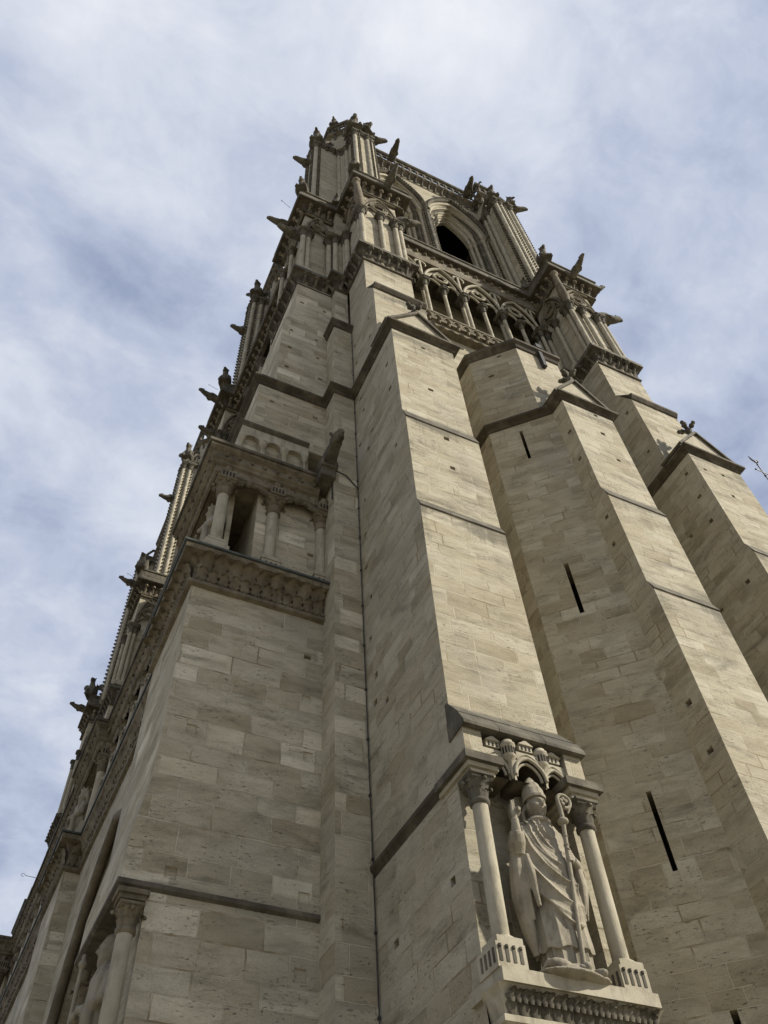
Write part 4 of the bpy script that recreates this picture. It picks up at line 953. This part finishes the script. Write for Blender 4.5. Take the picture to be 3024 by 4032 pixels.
    m.tube([(-.3, -.25, .1), (-.42, -.2, .2), (-.5, -.12, .08)], [.06, .05, .03], 8); m.tube([(-.2, -.3, .12), (-.05, -.38, .06), (.1, -.4, .05)], [.05, .04, .03], 8); m.ball((.25, -.2, .03), (.26, .2, .05), 12, 6)
    m.v = [(p[0]*.95+O.x, p[1]+O.y, p[2]*.962+O.z) for p in m.v]; build('trampled_creature', m, STAT, o, mods=remesh(.014))
    return o
bishop()
def figure(pos, h, yaw, crown=False, beard=1., staff=False, vox=.02, book=False):
    """smaller robed figure; h = full height"""
    k = h/3.; mb = MB(); sd0 = random.uniform(0, 6)
    robe(mb, [(2.52, 0, 0, .12, .12), (2.4, 0, 0, .30, .2), (2.2, 0, 0, .40, .25), (1.6, 0, 0, .42, .28), (1., 0, 0, .40, .28), (.1, 0, -.02, .42, .3)], lambda t: .1, lambda t, z, x, y: .04*(ridge(t*4.5+.6*math.sin(z*2+sd0))-.35), 64, 50)
    for s in (-1, 1):
        mb.tube([(s*.36, 0, 2.25), (s*.46, -.08, 1.85), (s*.30, -.28, 1.72), (s*.12, -.34, 1.78)], [.12, .12, .09, .055], 10); mb.ball((s*.1, -.36, 1.79), (.06, .05, .07), 8, 6)
        mb.ball((s*.16, -.24, .06), (.08, .18, .07), 8, 6); mb.tube([(s*.34, -.26, 1.7), (s*.36, -.22, 1.2), (s*.33, -.2, .7)], [.09, .08, .03], 8)
    mb.tube([(0, 0, 2.4), (0, -.03, 2.6)], [.11, .1], 10); head(mb, (0, -.05, 2.72), .22, 0, beard, 40, 30)
    if crown:
        mb.lathe(0, -.03, [(.16, 2.82), (.18, 2.86), (.185, 2.98), (.13, 2.99), (.1, 2.9)], 16)
        for i in range(8): mb.ball((.18*math.cos(i*.785), -.03+.18*math.sin(i*.785), 3.0), (.035, .035, .06), 6, 4)
    else: mb.lathe(0, -.01, [(.17, 2.8), (.175, 2.88), (.13, 2.95), (.03, 2.99)], 14)
    for x in (-.16, .16): mb.tube([(x, .02, 2.85), (x*1.15, .05, 2.6), (x*1.1, .08, 2.42)], [.06, .06, .04], 8)
    if staff: mb.tube([(-.22, -.4, .05), (-.18, -.4, 2.7)], [.035, .035], 8); mb.ball((-.18, -.4, 2.55), .07, 8, 6)
    if book: mb.obox((.16, -.4, 1.9), (.15, 0, 0), (0, .05, 0), (0, 0, .2))
    Rm = Matrix.Rotation(yaw, 3, 'Z'); P = Vector(pos)
    mb.v = [tuple(P+Rm @ (Vector(q)*k)) for q in mb.v]
    return build('saint_statue' if not crown else 'king_statue', mb, STAT, None, pos, mods=remesh(vox))
W_ = -math.pi/2
tag(figure((2.22, 13.95, 5.62), 3.05, W_, False, 1., True), 'bearded stone saint with a staff, standing behind the lowest column at the picture edge', 'statue')
tag(figure((2.50, 13.75, 17.02), 3.0, W_, True), 'crowned stone king behind the corner column of the gallery, over the leafy cornice', 'statue')
k0 = figure((2.78, 19.3, 16.95), 3.0, W_, True); G_ = 'kings lined up in the front gallery'
KING = 'crowned stone king, %s in the row of kings along the left gallery'
tag(k0, KING % 'topmost', 'statue', G_)
for i, q in enumerate(('second', 'middle', 'fourth', 'lowest')):
    c = k0.copy(); COL.objects.link(c); c.location.y += 1.3*(i+1); c.rotation_euler.z = random.uniform(-.2, .2); tag(c, KING % q, 'statue', G_)
c = k0.copy(); COL.objects.link(c); c.location = (2.3, 27.0, 16.95); tag(c, 'crowned stone king under the canopy of the next buttress, far down the left edge', 'statue', G_)
# column and plinths of the lower west niche
nc = MB(); nc.box(1.95, 2.4, 12.9, 15.86, 0, 5.6); nc.box(2.02, 2.4, 13.6, 14.3, 5.6, 5.62); nc = part('niche_plinth', nc, ASH, wb)
for y in (12.86, 15.6): column([(2.15, y)], 5.62, 8.56, .122, .42, .2, .18, 4, 'niche_column', capmat=CARV, drum=False)

def spout(base, tip, r, label, seed=0, wing=True, neck=1., grp='gargoyles jutting from the cathedral', ears=True):
    """gargoyle: crouched body thrown forward along base-tip, forelegs gripping, long neck, open jaws"""
    rnd = random.Random(seed); b, t = Vector(base), Vector(tip); d = t-b; L = d.length; d /= L; up_ = Vector((0, 0, 1)); sdv = d.cross(up_).normalized(); u = sdv.cross(d)
    rot = Matrix((sdv, d, u)).transposed(); P = lambda f, s, h: b+d*(L*f)+sdv*(s*r)+u*(h*r); mb = MB()
    mb.tube([P(-.15, 0, 0), P(.1, 0, .1), P(.35, 0, .15), P(.6, 0, -.05), P(.8, 0, .1), P(.9, 0, .25)], [r, r*1.15, r*1.05, r*.72*neck, r*.58*neck, r*.5*neck], 10)
    mb.ball(P(.28, 0, -.1), (r*1.05, r*1.4, r*1.1), 10, 8, 0, rot); mb.ball(P(.91, 0, .4), (r*.55*neck, r*.7*neck, r*.52*neck), 10, 8, 0, rot)
    for h, l in ((.42, 1.), (.05, .92)): mb.tube([P(.92, 0, h), P(1.0, 0, h), P(1.0, 0, h)+d*r*.5*l], [r*.48, r*.42, r*.32], 8)
    for s in (-1, 1):
        mb.tube([P(.25, s*.8, 0), P(.38, s*1.0, -.7), P(.5, s*.75, -.6)], [r*.35, r*.3, r*.22], 7); mb.ball(P(.96, s*.35, .68), r*.14, 6, 5)
        if ears: mb.tube([P(.88, s*.35, .7), P(.85, s*.5, 1.0+rnd.random()*.2), P(.83, s*.55, 1.2)], [r*.22, r*.16, r*.03], 6)
        if wing: mb.ball(P(.25, s*.85, .7), (r*.16, r*1.3, r*.6), 8, 6, 0, rot)
    return tag(build('gargoyle', mb, GREY, None, base, mods=remesh(max(.02, r*.13))), label, 'gargoyle', grp)
def chimera(base, h, yaw, label, kind=0, grp='beasts perched on the ledges'):
    """seated grotesque: haunches, chest, forelegs, neck, muzzle or beak, horns and folded wings; looks along -y before the yaw"""
    mb = MB(); k = h/2.; Rm = Matrix.Rotation(yaw, 3, 'Z'); B = Vector(base)
    mb.ball((0, .15, .38), (.40, .45, .40), 10, 8); mb.tube([(0, .1, .4), (0, -.02, .85), (0, -.12, 1.2), (0, -.2, 1.5)], [.36, .33, .25, .2], 10)
    for s in (-1, 1):
        mb.tube([(s*.24, -.1, 1.0), (s*.3, -.3, .5), (s*.26, -.36, .04)], [.15, .11, .1], 8); mb.ball((s*.26, -.44, .06), (.11, .17, .08), 8, 6); mb.ball((s*.36, .1, .3), (.17, .36, .28), 8, 6)
        if kind != 1: mb.ball((s*.34, .34, .95), (.09, .24, .58), 8, 6, 0, Matrix.Rotation(.35, 3, 'X'))
        if kind == 2: mb.ball((s*.62, .34, 1.25), (.34, .06, .42), 8, 6, 0, Matrix.Rotation(s*.5, 3, 'Y'))
        mb.tube([(s*.14, -.2, 1.76), (s*.21, -.16, 1.9), (s*.24, -.14, 2.0)], [.08, .06, .025], 6); mb.ball((s*.1, -.42, 1.70), .05, 6, 5)
    mb.ball((0, -.25, 1.62), (.25, .28, .25), 10, 8)
    if kind == 1: mb.tube([(0, -.4, 1.64), (0, -.62, 1.6), (0, -.72, 1.46)], [.13, .09, .03], 8)
    else: mb.tube([(0, -.4, 1.62), (0, -.62, 1.58)], [.15, .11], 8); mb.tube([(0, -.36, 1.48), (0, -.56, 1.42)], [.1, .08], 8)
    mb.box(-.42, .42, -.5, .55, -.06, .05)
    mb.v = [tuple(B+Rm @ (Vector(q)*k)) for q in mb.v]
    return tag(build('chimera_statue', mb, DARK, None, base, mods=remesh(max(.022, .034*k))), label, 'statue', grp)
SPOUTS = [
 ((10.45, 13.35, 67.75), (10.28, 12.0, 67.3), .27, 'gargoyle upright against the sky on the tower parapet, nearer the left corner', True),
 ((16.75, 13.35, 67.4), (16.4, 12.0, 66.9), .27, 'gargoyle upright against the sky on the tower parapet, nearer the right corner', True),
 ((7.9, 12.1, 63.7), (9.0, 11.75, 63.9), .25, 'gargoyle looking right from the top of the left corner turret of the tower', True),
 ((4.7, 14.4, 60.1), (3.45, 14.5, 60.3), .25, 'gargoyle looking left halfway up the left corner turret of the tower', True),
 ((18.9, 12.2, 63.5), (20.3, 11.7, 63.8), .26, 'gargoyle looking right from the top of the right corner turret of the tower', True),
 ((8.1, 10.95, 43.1), (9.15, 10.7, 43.5), .22, 'pale gargoyle by the twin shafts between the round tracery and the left lancet', True),
 ((7.45, 10.4, 46.2), (7.5, 9.3, 46.7), .2, 'gargoyle rising from the great ledge below the left corner turret', True),
 ((18.8, 10.4, 46.2), (18.85, 9.3, 46.7), .2, 'gargoyle rising from the great ledge of the right pier', True),
 ((19.75, 11.0, 42.6), (21.1, 10.7, 43.0), .27, 'large dark gargoyle looking right beneath the great ledge of the right pier', True),
 ((20.4, 10.7, 46.4), (21.0, 10.4, 46.8), .17, 'small gargoyle at the right end of the right pier ledge', True),
 ((3.6, 14.3, 46.2), (2.5, 14.4, 46.4), .2, 'gargoyle poking left from the great ledge above the round tracery', True),
 ((3.9, 13.3, 42.3), (2.9, 13.2, 42.2), .22, 'horned gargoyle looking left below the great ledge, beside the left shafts', True),
 ((3.9, 25.5, 42.2), (2.9, 25.3, 42.2), .22, 'gargoyle under the second ledge down the left edge, by the carved spandrel', True),
 ((3.5, 25.6, 46.2), (2.4, 25.5, 46.5), .2, 'gargoyle poking left from the second ledge down the left edge', True),
 ((4.7, 26.4, 58.2), (3.5, 26.4, 58.2), .25, 'gargoyle looking left from the crocketed shaft behind the stepped wall', True),
 ((3.0, 41.6, 46.2), (1.9, 41.4, 46.3), .2, 'long thin gargoyle poking left from the third ledge down the left edge', True),
 ((4.3, 42.8, 58.5), (3.1, 42.8, 58.4), .25, 'gargoyle looking left from the second crocketed shaft, lower down the left edge', True),
 ((2.9, 55.6, 46.2), (1.8, 55.4, 46.3), .22, 'gargoyle poking left from the lowest ledge at the left edge', True)]
for i, (b, t, r, l, wg) in enumerate(SPOUTS): spout(b, t, r, l, i, wg, 1.25)
mb = MB(); gx = 5.08                                           # the great spout: a squared trough on a corbel block, with a beast's head
mb.prism([(gx-.24, 12.1), (gx+.2, 12.1), (gx+.2, 13.0), (gx-.24, 13.0)], 20.95, 21.38); mb.box(gx-.27, gx+.22, 12.02, 13.0, 21.3, 21.42)
mb.tube([(gx-.02, 12.9, 21.55), (gx-.02, 12.2, 21.68), (gx-.02, 11.75, 21.84), (gx-.02, 11.5, 21.92)], [.30, .28, .215, .19], 4, 0, False, (1, 0, 0))
for k in (-1, 1):
    mb.ball((gx-.02+k*.2, 12.25, 21.5), (.09, .3, .2), 8, 6); mb.tube([(gx-.02+k*.11, 11.5, 22.02), (gx-.02+k*.19, 11.56, 22.2), (gx-.02+k*.16, 11.62, 22.3)], [.07, .055, .02], 6); mb.ball((gx-.02+k*.1, 11.38, 22.04), .05, 6, 5)
mb.ball((gx-.02, 11.45, 21.96), (.17, .2, .16), 10, 8); mb.tube([(gx-.02, 11.42, 21.98), (gx-.02, 11.2, 21.98)], [.13, .10], 8); mb.tube([(gx-.02, 11.45, 21.82), (gx-.02, 11.22, 21.78)], [.10, .07], 8); mb.ball((gx-.02, 11.62, 21.95), (.21, .07, .2), 10, 6)
tag(build('gargoyle', mb, GREY, None, (gx, 12.95, 20.95), mods=remesh(.022)), 'large gargoyle beside the dark hole at the end of the blind arcade', 'gargoyle', 'gargoyles jutting from the cathedral')
CHIM = [((6.72, 12.15, 64.0), 2.5, -.2, 'tallest horned beast on the front of the left corner turret, against the sky', 0), ((4.75, 13.95, 64.0), 2.2, -.5, 'hunched beast on the leftmost point of the left corner turret', 1),
 ((5.9, 13.5, 69.02), 1.7, -.6, 'beast on the parapet behind the left corner turret, smallest on the skyline', 1), ((7.55, 12.1, 64.3), 2.3, .5, 'winged beast with raised wings just right of the tallest one', 2),
 ((17.7, 12.1, 63.9), 1.9, -.2, 'cat-eared beast on the front of the right corner turret', 0), ((19.15, 12.1, 63.8), 1.9, .6, 'second beast of the right corner turret, just right of the cat-eared one', 1),
 ((3.62, 12.6, 47.1), 1.4, -.6, 'small beast on the left corner of the great ledge', 0), ((5.62, 12.6, 47.1), 1.3, -.4, 'small beast in the inner corner of the great ledge', 1), ((5.68, 10.5, 47.1), 1.3, -.4, 'small beast on the front corner of the great ledge, under the left turret', 0),
 ((17.28, 10.5, 47.1), 1.5, -.3, 'beast on the front corner of the right pier ledge', 0), ((17.3, 12.5, 47.1), 1.4, -.6, 'round-backed beast in the inner corner of the right pier ledge', 1),
 ((3.6, 24.85, 47.1), 1.5, -.5, 'beast on the corner of the second ledge down the left edge', 0), ((4.75, 26.0, 64.0), 2.1, -.5, 'winged beast crowning the crocketed shaft behind the stepped wall', 2), ((4.4, 42.4, 64.0), 2.1, -.5, 'winged beast crowning the second crocketed shaft down the left edge', 2),
 ((3.05, 40.9, 47.1), 1.6, -.5, 'beast on the corner of the third ledge down the left edge', 0), ((2.95, 54.9, 47.1), 1.7, -.5, 'upright winged beast on the lowest ledge at the left edge', 2)]
for b, h, y, l, k in CHIM: chimera(b, h, y, l, k)

# ------------------------------------------------------------------ metal fittings
m = MB(); P = [(5.965, 12.185, z) for z in (0, 8.8, 9.0)]; m.tube([(5.965, 12.18, 0), (5.965, 12.18, 31.0)], .012, 6, 0)
for i in range(24): m.box(5.945, 5.985, 12.17, 12.215, .8+1.28*i, .84+1.28*i)
m.tube([(5.965, 12.17, 20.9), (5.6, 12.17, 21.35), (5.3, 12.17, 21.4), (5.24, 12.3, 21.3), (5.24, 12.3, 20.2)], .02, 6)
tag(build('lightning_conductor', m, IRON), 'thin dark cable clamped down the corner between the corner pier and big buttress', 'cable')
m = MB(); m.box(12.98, 13.13, 10.08, 10.24, 30.3, 32.0); m.box(12.94, 13.17, 10.04, 10.25, 31.75, 32.06)
tag(build('downpipe', m, IRON), 'short black downpipe on the front of the stair turret, under its roof', 'downpipe')
def rod(a, b, label, loop=True, r=.011):
    a, b = Vector(a), Vector(b); m = MB(); m.tube([a, b], r, 6)
    if loop:
        d = (b-a).normalized(); u = Vector((0, 0, 1)); m.tube([b+d*(.09-.09*math.cos(t))+u*.06*math.sin(t) for t in [math.pi*2*i/10 for i in range(9)]], r*.8, 5)
    tag(build('metal_hook', m, IRON if loop else PALE), label, 'hook', 'metal rods sticking out on the left')
rod((3.4, 13.6, 46.9), (2.98, 13.5, 47.0), 'bent wire hook, uppermost on the left, above the great ledge')
rod((3.4, 25.3, 46.9), (2.95, 25.25, 46.95), 'bent wire hook by the beast on the second ledge down'); rod((2.95, 41.6, 46.9), (2.45, 41.5, 46.95), 'bent wire hook by the third ledge down the left edge')
rod((1.75, 13.7, 17.03), (1.42, 13.76, 17.06), 'pale metal spike on the leafy cornice, upper of two', False); rod((1.75, 14.8, 17.03), (1.40, 14.8, 17.06), 'pale metal spike on the leafy cornice, lower of two', False)
rod((2.1, 35.5, 21.28), (1.5, 35.5, 21.3), 'spiky metal rod against the sky near the bottom of the left edge')
# roof cross of the transept, beyond the right edge
CX, CY = 45.85, 20.2; m = MB(); m.tube([(CX, CY, 49.5), (CX, CY, 57.3)], .045, 8)
m.box(CX-.7, CX+.7, CY-.03, CY+.03, 56.2, 56.26)
for s in (-1, 1): m.ball((CX+s*.72, CY, 56.23), .08, 8, 6)
m.ball((CX, CY, 55.7), .10, 8, 6); m.ball((CX, CY, 57.3), .08, 8, 6)
cr = build('roof_cross', m, IRON); tag(cr, 'thin iron cross topped by a cockerel, alone in the sky at the right edge', 'cross')
m = MB(); m.ball((CX, CY, 57.75), (.24, .08, .13), 10, 6); m.tube([(CX+.2, CY, 57.8), (CX+.32, CY, 58.05), (CX+.4, CY, 58.12)], [.12, .09, .06], 8)
for k in range(3): m.tube([(CX-.2, CY, 57.75), (CX-.42, CY, 57.85+.12*k), (CX-.5, CY, 58.0+.14*k)], [.07, .05, .02], 6)
m.tube([(CX, CY, 57.3), (CX, CY, 57.7)], .04, 6); build('weathercock', m, IRON, cr)
m = MB(); m.prism([(43, 19), (49, 19), (49, 60), (43, 60)], 0, 44); m.prism([(43, 19), (49, 19), (49, 60), (43, 60)], 44.01, 49.6, 0, [(45.8, 19.9), (46, 19.9), (46, 60), (45.8, 60)]); part('transept', m, ASH)
m = MB(); m.box(20.2, 43, 16, 60, 0, 30); part('nave', m, ASH)
# ground
m = MB(); m.face([(-900, -900, 0), (900, -900, 0), (900, 900, 0), (-900, 900, 0)]); go = build('plaza_ground', m, PAVE); go['kind'] = 'structure'
